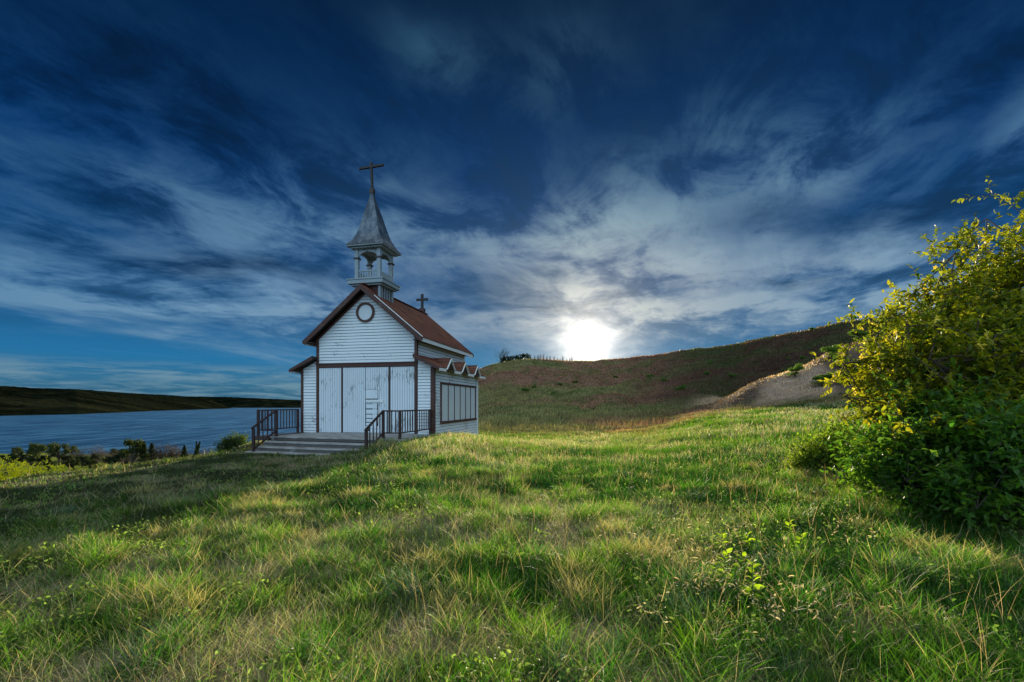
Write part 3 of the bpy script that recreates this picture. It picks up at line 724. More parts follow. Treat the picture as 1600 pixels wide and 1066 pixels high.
# tussocks: clumps of long arching blades
def tussocks(nc, r0, r1, seed, per, Lr, wmul, dryp, p=.9, rad=.10):
    rg = np.random.default_rng(seed); cen = wedge(nc, r0, r1, p, 54, seed+1); cen = cen[keep(cen)]
    px_ = 800+FPX*cen[:,0]/cen[:,1]
    cen = cen[rg.random(len(cen)) < 1-.75*sstep(600,350,px_)*sstep(8,11,np.hypot(cen[:,0],cen[:,1]))]
    nc = len(cen); sz = .6+.8*rg.random(nc); kk = np.repeat(np.arange(nc), (per*sz).astype(int)); n = len(kk)
    a = rg.random(n)*2*math.pi; rr = np.sqrt(rg.random(n))*rad*sz[kk]
    xy = cen[kk]+np.stack([rr*np.cos(a), rr*np.sin(a)],-1); r = np.hypot(xy[:,0],xy[:,1])
    tint = rg.random((nc,1)); dryc = (rg.random(nc) < dryp)
    g = np.array([.030,.130,.007])*(1-tint)+np.array([.105,.22,.012])*tint
    g = g*(1-.6*(sstep(-2.5,-7,cen[:,0])*sstep(4,8,np.hypot(cen[:,0],cen[:,1])))[:,None])  # left tussocks darkened: painted shade, not another grass
    bl = (rg.random(nc)<.15)[:,None]; g = np.where(bl, np.array([.045,.095,.055]), g)
    g = np.where(dryc[:,None], np.array([.24,.22,.09]), g)
    c = g[kk]*(1+rg.normal(0,.22,n)[:,None]); dd = rg.random(n)<.16; c[dd] = np.array([.33,.28,.15])
    L = Lr*sz[kk]*(.55+.6*rg.random(n)); wd = wmul*(.0042+.0007*r)*np.ones(n)
    fl = np.abs(rg.normal(0,.2,n))+rr/(rad*sz[kk])*.5
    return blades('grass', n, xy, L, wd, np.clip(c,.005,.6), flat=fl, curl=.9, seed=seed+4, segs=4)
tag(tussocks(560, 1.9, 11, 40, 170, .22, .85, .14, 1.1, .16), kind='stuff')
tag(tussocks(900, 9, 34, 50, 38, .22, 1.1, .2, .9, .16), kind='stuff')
# thin dead stems matted over the turf
xy = wedge(42000, 1.3, 14, 1.0, 54, 60); dry,_ = tone(xy[:,0],xy[:,1]); rg = np.random.default_rng(61)
xy = xy[(rg.random(len(xy))<.25+.75*dry)&keep(xy)]; n=len(xy); r=np.hypot(xy[:,0],xy[:,1])
c = np.array([.42,.36,.24])*(.6+.6*rg.random(n))[:,None]
tag(blades('dry_grass', n, xy, .16+.18*rg.random(n), .0016+.00042*r, np.clip(c,0,.7), flat=np.abs(rg.normal(.95,.35,n)), curl=.8, tipcol=1.1, seed=62), kind='stuff')
# seed stalks, upright pale
xy = wedge(4200, 3.0, 34, .8, 54, 70); xy = xy[keep(xy)]; px_=800+FPX*xy[:,0]/xy[:,1]; rg = np.random.default_rng(71)
xy = xy[(rg.random(len(xy))<.05+.85*sstep(500,800,px_))]; n=len(xy); r=np.hypot(xy[:,0],xy[:,1])
c = np.array([.40,.30,.18])*(.6+.6*rg.random(n))[:,None]
tag(blades('dry_grass', n, xy, .22+.2*rg.random(n), .0012+.0005*r, np.clip(c,0,.7), flat=np.abs(rg.normal(.1,.12,n)), curl=.25, tipcol=1.2, seed=72), kind='stuff')
# hillside cover: coarse tufts to the crest
xy = wedge(300000, 36, 230, .9, 50, 80); px_=800+FPX*xy[:,0]/xy[:,1]; xy = xy[px_>690]; n=len(xy); r=np.hypot(xy[:,0],xy[:,1])
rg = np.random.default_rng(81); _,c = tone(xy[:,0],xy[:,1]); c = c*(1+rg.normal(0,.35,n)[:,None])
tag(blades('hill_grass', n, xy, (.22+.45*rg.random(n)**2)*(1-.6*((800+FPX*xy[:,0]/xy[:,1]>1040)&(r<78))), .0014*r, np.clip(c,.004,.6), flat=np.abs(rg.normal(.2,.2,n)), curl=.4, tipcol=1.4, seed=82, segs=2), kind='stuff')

# ------------------------------------------------------------------ leaves
def leafmesh(pos, dirs, L, W_, col, rg, fold=.25):
    """pointed folded leaves: 6 verts, 4 tris each"""
    n = len(pos); d = dirs/np.linalg.norm(dirs,axis=1,keepdims=True)
    up = rg.normal(0,1,(n,3))*.55+np.array([0,0,1.]); s = np.cross(d, up); s /= np.linalg.norm(s,axis=1,keepdims=True)+1e-9
    nn = np.cross(s, d); L = L[:,None]; w = W_[:,None]
    b = pos; t = pos+d*L-nn*L*.18; m1 = pos+d*L*.35; m2=pos+d*L*.70-nn*L*.06
    l1 = m1+s*w*.5+nn*w*fold; r1 = m1-s*w*.5+nn*w*fold; l2 = m2+s*w*.38+nn*w*fold; r2 = m2-s*w*.38+nn*w*fold
    V = np.stack([b,l1,l2,t,r2,r1,m1,m2],1).reshape(-1,3); k = np.arange(n)[:,None]*8
    Q = np.concatenate([k+np.array([[6,1,2,7]]), k+np.array([[6,7,4,5]])]); T = np.concatenate([k+np.array([[0,1,6]]),k+np.array([[0,6,5]]),k+np.array([[7,2,3]]),k+np.array([[7,3,4]])])
    return V, [Q,T], np.repeat(col,8,axis=0)
def curve(p, q, rg, n=6, sag=.15):
    p = np.array(p,float); q = np.array(q,float); L = np.linalg.norm(q-p); o = rg.normal(0,sag*L*.5,3)
    t = np.linspace(0,1,n)[:,None]; return p+(q-p)*t+o*np.sin(math.pi*t)+rg.normal(0,.015*L,(n,3))*np.sin(math.pi*t)
def shrub(name, base, ells, nstem, nbr, ntw, nleaf, leafL, cols, label, cat, seed, group=None, stemr=.03, blossoms=0, minz=.05, shoots=0):
    rg = np.random.default_rng(seed); root = empty(name, base); tag(root, label, cat, group)
    B = np.array([0,0,0.]); wood = MB(); LP=[]; LD=[]; TW=[]
    ells = [(np.array(c,float)-np.array(base),np.array(r,float),w) for c,r,w in ells]; ws = np.array([w for _,_,w in ells],float); ws/=ws.sum()
    def samp(lo, hi):
        while True:
            c,r,_ = ells[rg.choice(len(ells),p=ws)]; v = rg.normal(0,1,3); v/=np.linalg.norm(v)
            q = c+r*v*rg.uniform(lo,hi)**.6
            if q[2] > minz: return q
    for i in range(nstem):
        end = samp(.5,.95); st = B+np.array([rg.normal(0,.25)*ells[0][1][0]*.5,rg.normal(0,.25)*ells[0][1][1]*.5,-.05])
        cv = curve(st,end,rg,8,.22); wood.tube(cv, np.linspace(stemr,stemr*.22,8)*rg.uniform(.7,1.2), 5)
        for j in range(nbr):
            k = rg.integers(2,8); s0 = cv[k]; tgt = samp(.75,1.05)
            tgt = s0+(tgt-s0)*min(1, rg.uniform(.5,1.0)*leafL*16/max(np.linalg.norm(tgt-s0),.01))
            if tgt[2] < minz: tgt[2] = minz
            b = curve(s0,tgt,rg,6,.2); wood.tube(b, np.linspace(stemr*.25,stemr*.1,6),4)
            for l in range(ntw):
                k2 = rg.integers(1,6); s1=b[k2]; dr_ = (b[k2]-b[k2-1]); dr_/=np.linalg.norm(dr_)+1e-6
                dv = dr_*.7+rg.normal(0,.65,3)+np.array([0,0,.35]); dv/=np.linalg.norm(dv); e = s1+dv*leafL*rg.uniform(1.5,5)
                if l%3==0: wood.tube([s1,(s1+e)/2+rg.normal(0,.01,3),e],[stemr*.1,stemr*.08,stemr*.05],3)
                for q in range(nleaf):
                    t = (q+1)/nleaf; LP.append(s1+(e-s1)*t+rg.normal(0,leafL*.12,3)); LD.append(dv*.6+rg.normal(0,.75,3)); TW.append(len(TW)//nleaf)
    LP=np.array(LP); LD=np.array(LD); n=len(LP); k=rg.random(n)[:,None]
    tid = np.arange(n)//nleaf; tk = rg.random(tid.max()+1)[tid][:,None]
    mixk = np.clip(.4*k+.6*tk,0,1)**1.25; c = np.array(cols[0])*(1-mixk)+np.array(cols[1])*mixk; c = c*(1+rg.normal(0,.15,n)[:,None])
    V,F,C = leafmesh(LP,LD,leafL*rg.uniform(.4,1.4,n),leafL*.5*rg.uniform(.7,1.2,n),np.clip(c,.005,.7),rg)
    wood.build('branches', BARK, root, smooth=True); np_mesh('foliage', V, F, LEAF, C, parent=root)
    if blossoms:
        ix = rg.choice(n,blossoms); P0=LP[ix]; keepi = (P0[:,2]>.7)&(P0[:,2]<3.2)&(P0[:,0]<1.5-rg.random(len(P0))*2.2); P0=P0[keepi]; m=14
        Pb = np.repeat(P0,m,axis=0)+np.repeat(rg.normal(0,1,(len(P0),3)),m,axis=0)*.02+np.tile(np.linspace(0,.07,m),len(P0))[:,None]*np.repeat(rg.normal(0,.6,(len(P0),3))+np.array([0,0,.4]),m,axis=0)
        nb=len(Pb); V,F,C = leafmesh(Pb,rg.normal(0,1,(nb,3)),np.full(nb,.028),np.full(nb,.024),np.tile([[.66,.56,.14]],(nb,1))*rg.uniform(.7,1.1,(nb,1)),rg)
        np_mesh('blossoms', V, F, LEAF, C, parent=root)
    return root
gz_ = lambda x,y: float(height(np.array([x]),np.array([y]))[0])
shrub('large_shrub', (7.0,6.1,gz_(7.0,6.1)), [((8.0,6.6,2.0),(2.7,1.9,2.3),3.0),((5.75,6.5,1.5),(1.25,1.2,1.4),3.2),((5.6,5.8,.95),(.95,.8,1.0),2.2),((5.35,5.0,.5),(.95,.8,.75),2.0),((7.7,6.3,3.1),(1.7,1.4,1.35),2.4),((6.5,6.3,2.6),(1.1,1.0,1.2),1.6),((6.3,5.0,1.3),(1.3,.9,1.2),1.6)],
      92, 18, 10, 11, .080, [(.020,.070,.008),(.32,.30,.010)], 'large leafy shrub with yellow-green sunlit leaves filling the right edge', 'shrub', 21, blossoms=1500, stemr=.032)

shrub('low_shrub', (5.25,5.1,gz_(5.25,5.1)), [((5.2,4.85,.42),(.80,.65,.75),1.2),((5.3,5.7,.65),(.75,.8,.85),1.0),((4.85,5.9,.35),(.5,.6,.55),.5)], 34,12,8,9,.085,[(.022,.085,.010),(.11,.20,.02)],'lower dark green leafy shrub at the foot of the large one, right edge','shrub',77,stemr=.02)

# ------------------------------------------------------------------ small trees
def tree_proto(name, kind, seed, col, H=1.0):
    """unit-height tree: trunk + crown"""
    rg = np.random.default_rng(seed); root = empty(name); wd = MB(); P0=[];
    if kind == 'conifer':
        wd.tube([(0,0,-.05),(0,0,.5),(.0,0,1)],[.03,.018,.004],5)
        for i in range(2200):
            z = rg.uniform(.08,1)**.9; a = rg.random()*6.283; rr=(1.02-z)*.30*(.75+.25*math.sin(z*38))*rg.random()**.4; P0.append((rr*math.cos(a),rr*math.sin(a),z-rr*.25))
        ls=.028
    elif kind == 'bare':
        for i in range(34):
            e = np.array([rg.normal(0,.28),rg.normal(0,.28),rg.uniform(.5,1)]); cv = curve((rg.normal(0,.04),0,-.03),e,rg,6,.3); wd.tube(cv,np.linspace(.014,.004,6),3)
            for j in range(5):
                s=cv[rg.integers(2,6)]; wd.tube([s, s+rg.normal(0,.08,3)+np.array([0,0,.08])],[.005,.002],3)
            for j in range(9): P0.append(cv[rg.integers(2,6)]+rg.normal(0,.06,3))
        ls=.035
    else:
        th=.3 if kind=='round' else .15
        wd.tube([(0,0,-.05),(.02,0,th),(.0,0,.75)],[.035,.028,.01],5)
        cl=[]
        for i in range(11):
            a=rg.random()*6.283; rr=rg.uniform(.1,.34); z=rg.uniform(th+.08,.85); cl.append((rr*math.cos(a),rr*math.sin(a),z,rg.uniform(.1,.2))); wd.tube([(0,0,th*.8),(rr*math.cos(a)*.5,rr*math.sin(a)*.5,(z+th)/2),cl[-1][:3]],[.018,.012,.005],4)
        for i in range(1500):
            c=cl[rg.integers(0,11)]; v=rg.normal(0,1,3); v/=np.linalg.norm(v); q=np.array(c[:3])+v*c[3]*rg.random()**.4*np.array([1,1,.8]); P0.append(q)
        ls=.05
    P0=np.array(P0); n=len(P0); c=np.array(col)*(.6+.9*rg.random(n))[:,None]
    V,F,C=leafmesh(P0,rg.normal(0,1,(n,3)),np.full(n,ls*1.3),np.full(n,ls*.8),c,rg)
    wd.build('trunk',BARK,root,smooth=True); np_mesh('crown',V,F,LEAF,C,parent=root)
    return root
PROTO = {}
USED = set()
def plant(key, px, Y, ptop, pbase, label, cat, wide=1.0, name=None, group=None, tilt=0, sink=.0):
    kind, seed, col = key
    x = (px-800)/FPX*Y; z = gz_(x,Y) if pbase is None else EYE+(HOR-pbase)*Y/FPX
    z = min(z, gz_(x,Y)); H = EYE+(HOR-ptop)*Y/FPX - z
    if key not in PROTO: PROTO[key] = tree_proto(name, kind, seed, col); o = PROTO[key]
    else: o = link_copy(PROTO[key]); o.name = name
    o.location = (x,Y,z); o.scale = (H*wide,H*wide,H); o.rotation_euler = (0,tilt,random.random()*6.28)
    for k in ('group',):
        if k in o: del o[k]
    tag(o, label, cat, group); return o
DG=(.016,.026,.009); MG=(.030,.045,.012); YG=(.16,.18,.012); GY=(.035,.026,.020)
SH='trees on the lake shore flat'
plant(('round',1,MG),60,300,687,None,'round green tree on the shore flat, second tree from the left edge','tree',.85,'shore_tree',SH)
plant(('round',2,MG),92,290,689,None,'widest tree on the shore flat, flat-topped, above the yellow bushes','tree',.9,'shore_tree',SH)
plant(('round',1,MG),112,330,694,None,'low spreading tree right beside the widest shore tree','tree',1.0,'shore_tree',SH)
plant(('round',2,MG),28,320,697,None,'small dark tree nearest the left edge on the shore flat','tree',.9,'shore_tree',SH)
plant(('bare',3,GY),152,330,696,None,'grey half-bare tree alone on the shore','tree',1.2,'bare_tree',SH)
plant(('bare',3,GY),123,325,698,None,'small grey bare tree right of the low spreading tree','tree',1.0,'bare_tree',SH)
plant(('round',4,DG),186,320,700,None,'low dark mounded tree left of the tall shore tree','tree',1.5,'shore_tree',SH)
plant(('round',4,MG),207,280,684,None,'tallest green tree on the shore, left of the dark spruces','tree',1.0,'shore_tree',SH)
CN='dark spruces along the shore'
plant(('conifer',5,DG),225,280,690,None,'dark pointed spruce just right of the tallest shore tree','spruce',1.2,'spruce_tree',CN)
plant(('conifer',5,DG),237,300,693,None,'broader dark spruce, second of the spruces from the left','spruce',1.7,'spruce_tree',CN)
plant(('conifer',5,DG),288,290,696,None,'short dark spruce left of the leaning one','spruce',1.4,'spruce_tree',CN)
plant(('conifer',5,DG),297,260,690,None,'dark spruce leaning to the right over the bank','spruce',.8,'spruce_tree',CN,tilt=.25)
plant(('conifer',5,DG),307,280,690,None,'very slim dark spruce right of the leaning one','spruce',.6,'spruce_tree',CN)
BS='grey bare shrubs behind the meadow edge'
for px,pt in ((249,697),(259,694),(270,696),(280,699),(317,698),(170,702),(198,702)):
    plant(('bare',6,GY),px,300,pt,None,'grey-brown bare shrub among the shore trees behind the meadow edge','shrub',1.3,'bare_shrub',BS)
for i,(px,Y,pt) in enumerate(((15,285,706),(33,292,705),(48,280,709),(70,283,708),(103,290,707),(128,285,708),(150,300,706),(140,275,712),(75,262,716),(112,268,714),(178,275,706))):
    plant(('bush',7,DG),px,Y,pt,None,'dark bush on the flat in front of the shore trees','bush',1.05,'dark_bush','dark bushes on the shore flat')
YB='yellow-green bushes beyond the meadow edge'
for px,Y,pt,w,lb in ((8,19,716,1.0,'yellow-green bush at the left edge of the picture behind the meadow'),(24,20,718,.9,'second yellow-green bush from the left edge, darker'),
      (50,20,727,1.1,'small bright yellow-green bush in the middle of its row'),(72,22,722,1.1,'bright yellow bush left of the last one in its row'),(94,23,722,1.0,'rightmost bright yellow bush in the row beyond the meadow')):
    x=(px-800)/FPX*Y; g=gz_(x,Y); zt=EYE+(HOR-pt)*Y/FPX; H=max(zt-g,.7); b=(x,Y,zt-H)
    shrub('yellow_bush', (x,Y,g), [((x,Y,zt-H*.45),(.55*w,.5,H*.45),1)], 10,7,5,7,.10,[(.34,.36,.010),(.70,.62,.02)],lb,'bush',int(300+px),YB,stemr=.015)
# bush and tall stalks by the porch
def small_shrub(px,Y,pt,hw,lb,seed,cols,name='meadow_shrub',leaf=.07,ns=16):
    x=(px-800)/FPX*Y; g=gz_(x,Y); zt=EYE+(HOR-pt)*Y/FPX; H=max(zt-g,.3)
    return shrub(name,(x,Y,g),[((x,Y,g+H*.5),(hw,hw*.8,H*.52),1)],ns,8,5,7,leaf,cols,lb,'shrub',seed,stemr=.012)
small_shrub(369,21,681,.52,'round green shrub on the rise left of the porch railing',401,[(.022,.05,.012),(.08,.12,.03)])
small_shrub(352,20.5,688,.3,'small low shrub just left of the round green one',402,[(.02,.04,.012),(.05,.08,.02)],ns=9)
# low leafy growth left of the large shrub, and brush on the spur
small_shrub(1300,8.4,668,.42,'low leafy sapling clump at the left foot of the large shrub',403,[(.07,.14,.02),(.20,.27,.03)],'sapling_clump',.075,9)
small_shrub(1258,8.8,700,.3,'small leafy weedlike shrub in the grass, leftmost beside the big shrub',404,[(.07,.14,.02),(.20,.25,.03)],'sapling_clump',.06,8)
HB='green brush on the dry spur'
for px,Y,pt,w,lb in ((1300,44,578,1.9,'green brush on the dry spur, nearest the large shrub'),(1345,48,556,1.8,'green brush highest on the spur behind the large shrub'),
                   (1242,42,603,1.5,'small brush lowest on the dry spur'),(1335,37,590,2.2,'dense green brush at the foot of the spur behind the big shrub'),(1285,38,607,1.9,'low wide brush where the spur meets the meadow'),(1318,41,576,1.5,'middle brush on the spur between two wider ones')):
    gx=(px-800)/FPX*Y; pg = HOR-(gz_(gx,Y)-EYE)*FPX/Y
    plant(('bush',31,(.07,.13,.025)),px,Y,pg-14-6*w,None,lb,'brush',w,'hillside_brush',HB)
# crest growth
def plant_crest(px, ptop, key, label, cat, wide, name, group=None):
    th_ = (px-800)/FPX; Ys = np.linspace(120,215,120); zz = height(th_*Ys, Ys); py = HOR-(zz-EYE)*FPX/Ys; Y = Ys[int(np.argmin(py))]; ptop = py.min()-ptop
    x = th_*Y; z = gz_(x,Y); H = max(EYE+(HOR-ptop)*Y/FPX-z, 1.0)+.4; z -= .4
    if key not in PROTO: PROTO[key] = tree_proto(name,*key); o = PROTO[key]
    else: o = link_copy(PROTO[key]); o.name = name
    o.location=(x,Y,z-.05); o.scale=(H*wide,H*wide,H); o.rotation_euler=(0,0,random.random()*6.28); tag(o,label,cat,group)
plant_crest(785,23,('bare',8,DG),'lone thin small tree standing up from the hill crest right of the chapel','tree',.8,'crest_tree')
rg = np.random.default_rng(90)
for i,px in enumerate(list(range(786,828,5))):
    plant_crest(px, rg.uniform(5,9.5), ('bush',9,DG), 'dark rounded bush in the thicket on the hill crest between lone tree and sun','bush',1.3,'crest_bush','dark bushes on the hill crest')
for i,px in enumerate(list(range(830,896,5))):
    plant_crest(px+rg.uniform(-1,1), rg.uniform(5,9.5), ('bare',10,DG), 'thin sparse shrub silhouetted on the hill crest just left of the sun','shrub',.45,'crest_shrub','thin shrubs on the hill crest')
# ------------------------------------------------------------------ leafy weeds in the near grass
def weed(x,y,H,nl,seed,label,leaf=.088):
    H=H*1.15
    rg=np.random.default_rng(seed); z=gz_(x,y); root=empty('leafy_weed',(x,y,z)); tag(root,label,'weed','broad-leaved weeds in the grass')
    st=MB(); top=np.array([rg.normal(0,.02),rg.normal(0,.02),H]); cv=curve((0,0,-.02),top,rg,6,.08); st.tube(cv,np.linspace(.006,.003,6),5)
    LPs=[];LDs=[]
    for i in range(nl):
        t=.25+.75*i/nl; k=t*5; k0=int(min(k,4)); p=cv[k0]+(cv[k0+1]-cv[k0])*(k-k0); a=i*2.4; up=.15+.9*t*t
        LPs.append(p); LDs.append((math.cos(a),math.sin(a),up))
    n=len(LPs); L=leaf*(1-.25*np.linspace(0,1,n)); c=np.array([.24,.36,.014])*(.8+.5*rg.random(n))[:,None]
    V,F,C=leafmesh(np.array(LPs),np.array(LDs),L,L*.5,c,rg,.15)
    o=st.build('stem',LEAFSTEM,root,smooth=True); np_mesh('leaves',V,F,LEAF,C,parent=root)
LEAFSTEM=mat_paint('weed_stem',(.08,.14,.03,1),(.1,.12,.03,1),.2)
for px,py,H,nl,lb in ((1175,912,.27,16,'tallest broad-leaved weed, right of the group in the near grass'),(1130,880,.22,14,'leafy weed left of the tallest one, two-stemmed look'),
    (1117,882,.15,9,'smallest leafy weed, at the left foot of its neighbour'),(1156,870,.17,11,'slim leafy weed in the middle of the group'),(1128,842,.16,11,'leafy weed at the back left of the group'),
    (1170,840,.14,9,'low leafy weed at the back right of the group'),(1250,842,.18,11,'leafy weed apart to the right of the group'),(1236,822,.15,9,'small leafy weed behind the one apart on the right')):
    Y=(EYE+.02)*FPX/(py-HOR); weed((px-800)/FPX*Y,Y,H,nl,int(px*7+py),lb)
def ground_weeds():
    rg=np.random.default_rng(123); c0=wedge(5200,2.0,15,.9,50,124); k=fbm(c0[:,0]*.9+5,c0[:,1]*.9,3)+.14*sstep(-1,3,c0[:,0])>.60; c0=c0[k&keep(c0)]; m=7; n=len(c0)
    P0=np.repeat(c0,m,axis=0)+rg.normal(0,.03,(n*m,2)); z=height(P0[:,0],P0[:,1])+.03+.10*rg.random(n*m); r=np.hypot(P0[:,0],P0[:,1])
    d=rg.normal(0,1,(n*m,3)); d[:,2]=np.abs(d[:,2])*.6+.1; L=.018+.018*rg.random(n*m)+.0012*r
    c=np.array([.06,.13,.02])*(1-rg.random((n*m,1)))+np.array([.16,.22,.06])*rg.random((n*m,1))
    V,F,C=leafmesh(np.stack([P0[:,0],P0[:,1],z],-1),d,L,L*.55,np.clip(c,.01,.6),rg)
    tag(np_mesh('ground_weeds',V,F,LEAF,C),kind='stuff')
ground_weeds()
# scrub on the far slope
rg = np.random.default_rng(200)
for i in range(20):
    px=rg.uniform(800,1340); Y=rg.uniform(75,160); gx=(px-800)/FPX*Y; z=gz_(gx,Y); H=rg.uniform(.8,1.9)
    o = link_copy(PROTO[('bush',31,(.07,.13,.025))]); o.name='hillside_scrub'; o.location=(gx,Y,z-.25*H); o.scale=(H*1.5,H*1.5,H); o.rotation_euler=(0,0,rg.uniform(0,6))
    tag(o,'small dark scrub bush dotted on the brown slope behind the meadow','bush','scrub on the brown slope')
# withered pale leaves hanging on dead stems, lower right
def withered():
    rg=np.random.default_rng(66); n=520; Y=2.5+2.6*rg.random(n)**.8; u=np.clip(rg.normal(.52,.14,n),.05,.9)
    X=u*Y; cl=fbm(X*1.8,Y*1.8,2)>.47; X=X[cl];Y=Y[cl]; n=len(X); Z=height(X,Y)+.05+.16*rg.random(n)
    P0=np.repeat(np.stack([X,Y,Z],-1),4,axis=0)+rg.normal(0,.018,(n*4,3)); m=len(P0)
    c=np.array([.42,.36,.28])*(.35+.7*rg.random(m))[:,None]
    d=rg.normal(0,1,(m,3)); d[:,2]=-abs(d[:,2])*.5
    V,F,C=leafmesh(P0,d,np.full(m,.034)*rg.uniform(.5,1.4,m),np.full(m,.009),np.clip(c,0,.8),rg)
    tag(np_mesh('withered_leaves',V,F,LEAF,C),kind='stuff')
withered()

# ------------------------------------------------------------------ sky
SUN_AZ = math.atan((918-800)/FPX); SUN_EL = math.radians(7.2)
SD = Vector((math.sin(SUN_AZ)*math.cos(SUN_EL), math.cos(SUN_AZ)*math.cos(SUN_EL), math.sin(SUN_EL)))
world = bpy.data.worlds.new('World'); SC.world = world; world.use_nodes = True; t = NT(world.node_tree)
for n in list(t.n): t.n.remove(n)
d = t.vm('NORMALIZE', t.node('ShaderNodeTexCoord').outputs['Generated']); X,Y,Z = t.sep(d)[0:3]
az = t.math('MULTIPLY', t.math('ARCTAN2', X, Y), 57.2958); el = t.math('MULTIPLY', t.math('ARCSINE', Z), 57.2958)
zz = t.math('ADD', t.math('MAXIMUM', Z, 0.0), .16)
pl = t.comb(t.math('DIVIDE', X, zz), t.math('DIVIDE', Y, zz), 0.0)
def streak(phi, along, across):
    p = math.radians(phi); u = t.vm('DOT_PRODUCT', pl, (math.sin(p),math.cos(p),0)); v = t.vm('DOT_PRODUCT', pl, (math.cos(p),-math.sin(p),0))
    return t.comb(t.math('MULTIPLY',u,along), t.math('MULTIPLY',v,across), 0.0)
pls = streak(24, .80, 1.10)
warp = t.vm('SUBTRACT', t.noise(pls, .7, 5, .6, .3, col=True), (.5,.5,.5))
ae = t.comb(az, el, 0.0); aew = t.vm('ADD', ae, t.vm('MULTIPLY', warp, (34,20,0)))
n_a = t.noise(pls, 1.0, 9, .60, .7); n_b = t.noise(pls, 3.8, 10, .66, .5)
mp2v = streak(24, .62, 1.7)
n_c = t.noise(mp2v, 2.4, 7, .62, .5)
def pe(px, py):
    a = math.atan((px-800)/FPX); return math.degrees(a), math.degrees(math.atan((HOR-py)/FPX*math.cos(a)))
def blobs(lst, vec):
    tot = None
    for px,py,rx,ry,w in lst:
        a,e = pe(px,py); a1,_ = pe(px+rx,py); _,e1 = pe(px,py-ry); ra = abs(a1-a); re = max(abs(e1-e),.4)
        v = t.vm('MULTIPLY', t.vm('SUBTRACT', vec, (a,e,0)), (1/ra,1/re,0)); g = t.math('MULTIPLY', t.math('EXPONENT', t.math('MULTIPLY', t.vm('DOT_PRODUCT', v, v), -1.0)), w)
        tot = g if tot is None else t.math('ADD', tot, g)
    return tot
light = blobs([(230,480,360,44,.85),(120,400,260,50,.35),(330,330,200,50,.35),(1250,505,260,26,.7),(1480,380,140,70,.45),(560,500,200,40,.55),(620,345,140,60,.55),(430,385,170,45,.4),(900,365,190,60,.6),(1010,425,240,40,.65),
    (1230,250,110,55,.6),(1130,200,90,60,.3),(1330,415,180,42,.6),(1430,455,160,40,.6),(960,490,220,38,.7),(700,95,70,40,.35),(1590,180,90,80,.45),(870,120,60,70,.2),
    (150,500,200,20,.4),(1150,500,250,30,.6),(1010,320,120,50,.35)], aew)
dark = blobs([(790,440,110,22,.8),(880,468,90,14,.6),(980,250,120,30,.45),(1180,330,90,28,.7),(1270,355,130,30,.6),(300,415,160,24,.6),(430,435,140,16,.45),(1000,465,110,12,.55),
    (1260,438,50,8,.5),(500,250,260,60,.35),(200,330,240,60,.3),(1450,300,160,60,.5),(1500,60,300,120,.6),(150,80,400,120,.7),(800,30,500,70,.5)], aew)
n_s = t.noise(t.vm('ADD', t.vm('MULTIPLY', ae, (.045,.17,1)), t.vm('MULTIPLY', warp, (.9,.9,0))), 1.15, 8, .62, .5)
n_ab0 = t.math('ADD', t.math('MULTIPLY', n_a, .45), t.math('MULTIPLY', n_b, .55)); sw = t.rng(el, 26, 12, 0, .62)
n_ab = t.math('ADD', t.math('MULTIPLY', n_ab0, t.math('SUBTRACT', 1.0, sw)), t.math('MULTIPLY', n_s, sw))
grain = t.rng(n_ab, .42, .58, 0, 1, True)
fine = t.rng(n_c, .35, .7)
base = t.ramp(t.rng(el, -2, 60), [(0,lin(60,105,130)),(.06,lin(46,104,138)),(.11,lin(30,108,158)),(.16,lin(28,92,142)),(.26,lin(8,72,126)),(.42,lin(0,50,104)),(.56,lin(0,34,76)),(.70,lin(1,20,48)),(1,lin(1,16,42))])
cl_amt = t.math('MULTIPLY', light, t.math('ADD', t.math('MULTIPLY', grain, 1.0), .12))
cl_amt = t.math('ADD', cl_amt, t.math('MULTIPLY', t.math('MULTIPLY', t.math('SUBTRACT', fine, .5), grain), t.rng(el, 18, 32, .28, .08)))
cl_amt = t.math('ADD', cl_amt, t.math('MULTIPLY', t.math('MULTIPLY', t.math('MULTIPLY', t.rng(el, 4, 12), t.rng(el, 36, 22, .35, 1.0)), grain), .17))
sd = t.vm('DOT_PRODUCT', d, tuple(SD)); ang = t.math('MULTIPLY', t.math('ARCCOSINE', t.math('MINIMUM', sd, .999999)), 57.2958)
ccol = t.ramp(t.rng(ang, 0, 60), [(0,lin(222,214,204)),(.12,lin(184,184,186)),(.3,lin(146,160,176)),(.6,lin(118,148,176)),(1,lin(94,132,166))])
ccol = t.vm('SCALE', ccol, t.rng(el, 16, 34, 1.0, .5)); ccol = t.vm('MULTIPLY', ccol, t.mix(t.rng(el,14,30), (.92,1,1,1), (.50,.92,1.05,1)))
sky = t.mix(t.math('MULTIPLY', cl_amt, 1.0, clamp=True), base, ccol)
dk = t.math('MULTIPLY', dark, t.rng(n_ab, .60, .42, .25, 1.1)); dk = t.math('MULTIPLY', dk, .95, clamp=True)
sky = t.mix(dk, sky, t.mix(t.rng(ang,8,40), lin(44,76,104), lin(2,25,56)))
# dark/light breakup everywhere overhead
brk = t.math('MULTIPLY', t.rng(n_ab, .50, .38, 0, 1, True), t.rng(el, 6, 11)); sky = t.mix(t.math('MULTIPLY', brk, .62), sky, t.mix(t.rng(ang,8,45), lin(30,62,94), lin(1,15,40)))
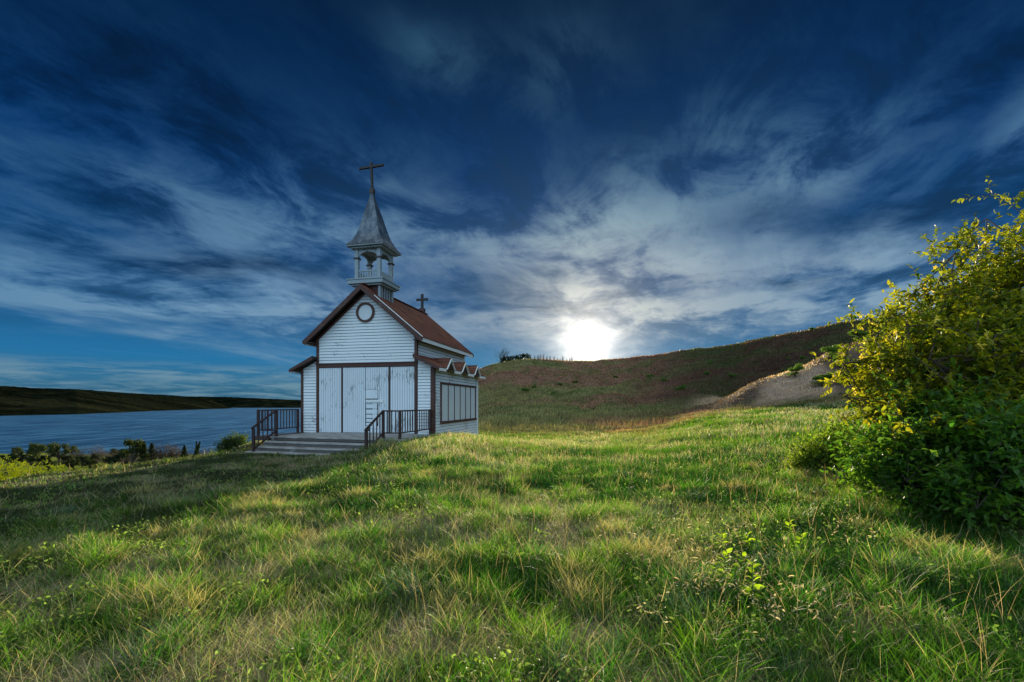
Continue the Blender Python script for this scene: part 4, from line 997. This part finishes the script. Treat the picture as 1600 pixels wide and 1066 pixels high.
# low bank over the lake
lowv = t.vm('MULTIPLY', ae, (.16,1.5,1)); nl = t.noise(lowv, 1.1, 6, .65, .3)
lowm = t.math('MULTIPLY', t.math('MULTIPLY', t.rng(el, 4.4, 3.2), t.rng(nl,.42,.6)), t.rng(az,5,-10))
sky = t.mix(t.math('MULTIPLY', lowm, .62), sky, lin(118,148,165))
lowd = t.math('MULTIPLY', t.rng(el, 2.4, .8), t.rng(nl,.6,.4)); sky = t.mix(t.math('MULTIPLY', lowd, .6), sky, lin(24,78,116))
puv = t.vm('MULTIPLY', ae, (.75,2.2,1)); npf = t.noise(puv, .75, 5, .55, .2); pm = t.math('MULTIPLY', t.rng(npf,.63,.67), t.math('MULTIPLY', t.rng(el,2.3,2.8), t.rng(el,5.2,4.2)))
pcol = t.mix(t.rng(npf,.65,.72), lin(165,180,190), lin(52,88,116)); sky = t.mix(t.math('MULTIPLY', pm, 0.0), sky, pcol)
# veil glowing round the sun
angw = t.math('MULTIPLY', ang, t.rng(n_b, .35, .65, 1.25, .8))
halo = t.math('MULTIPLY', t.math('EXPONENT', t.math('MULTIPLY', t.math('POWER', t.math('DIVIDE', angw, 1.75), 1.15), -1.0)), 2.6)
h2 = t.math('MULTIPLY', t.math('EXPONENT', t.math('DIVIDE', ang, -3.6)), 1.0)
sky = t.mix(1.0, sky, t.vm('ADD', t.vm('SCALE', t.node('ShaderNodeRGB').outputs[0], 0.0), (0,0,0)), 'ADD')
sky = t.vm('ADD', sky, t.vm('SCALE', (1.0,.93,.82), halo)); sky = t.vm('ADD', sky, t.vm('SCALE', (1.0,.84,.62), h2))
# added fill glow behind and above the viewer, brightens chapel front and grass
bk = t.rng(Y, -.05, -.55, 0, 1, True); bk = t.math('MULTIPLY', bk, t.rng(Z, -.02, .1))
nb = t.rng(t.noise(d, 3, 5, .6), .3, .7, .8, 1.15)
sky = t.vm('ADD', sky, t.vm('SCALE', t.vm('SCALE', (.58,.84,1.06), nb), t.math('MULTIPLY', bk, 1.42)))
zn = t.rng(Z, .70, .93, 0, 1, True); sky = t.vm('ADD', sky, t.vm('SCALE', (.98,.96,.80), t.math('MULTIPLY', zn, .5)))
st = t.node('ShaderNodeTexSky', sky_type='NISHITA', sun_disc=False); st.sun_elevation = SUN_EL; st.sun_rotation = SUN_AZ; st.altitude = 500
sky = t.vm('ADD', sky, t.vm('SCALE', t.vm('MULTIPLY', st.outputs[0], (.30,.75,1.2)), .0045))
bg = t.node('ShaderNodeBackground'); t.put(bg.inputs[0], sky); bg.inputs[1].default_value = .66
out = t.node('ShaderNodeOutputWorld'); t.l.new(bg.outputs[0], out.inputs[0])
sun = bpy.data.lights.new('sun','SUN'); sun.energy = 5.0; sun.angle = math.radians(.6); sun.color = (1,.83,.58)
so = bpy.data.objects.new('sun', sun); COL.objects.link(so); so.rotation_euler = (-SD).to_track_quat('-Z','Y').to_euler(); so.location = SD*50

# ------------------------------------------------------------------ camera, render
cam = bpy.data.cameras.new('camera'); co_ = bpy.data.objects.new('camera', cam); COL.objects.link(co_); SC.camera = co_
cam.sensor_width = 36; cam.lens = 36*FPX/1600; cam.shift_y = (HOR-533)/1600; cam.clip_end = 30000; cam.clip_start = .05
co_.location = (0,0,EYE); co_.rotation_euler = (math.pi/2,0,0)
SC.render.engine = 'CYCLES'; SC.view_settings.view_transform = 'Standard'; SC.view_settings.look = 'None'
SC.view_settings.exposure = .6; SC.view_settings.gamma = 1
SC.render.resolution_x = 1024; SC.render.resolution_y = 682
SC.cycles.max_bounces = 6; SC.cycles.transparent_max_bounces = 4
for o in bpy.data.objects:
    if o.name.startswith('camera') or o.type=='LIGHT': continue
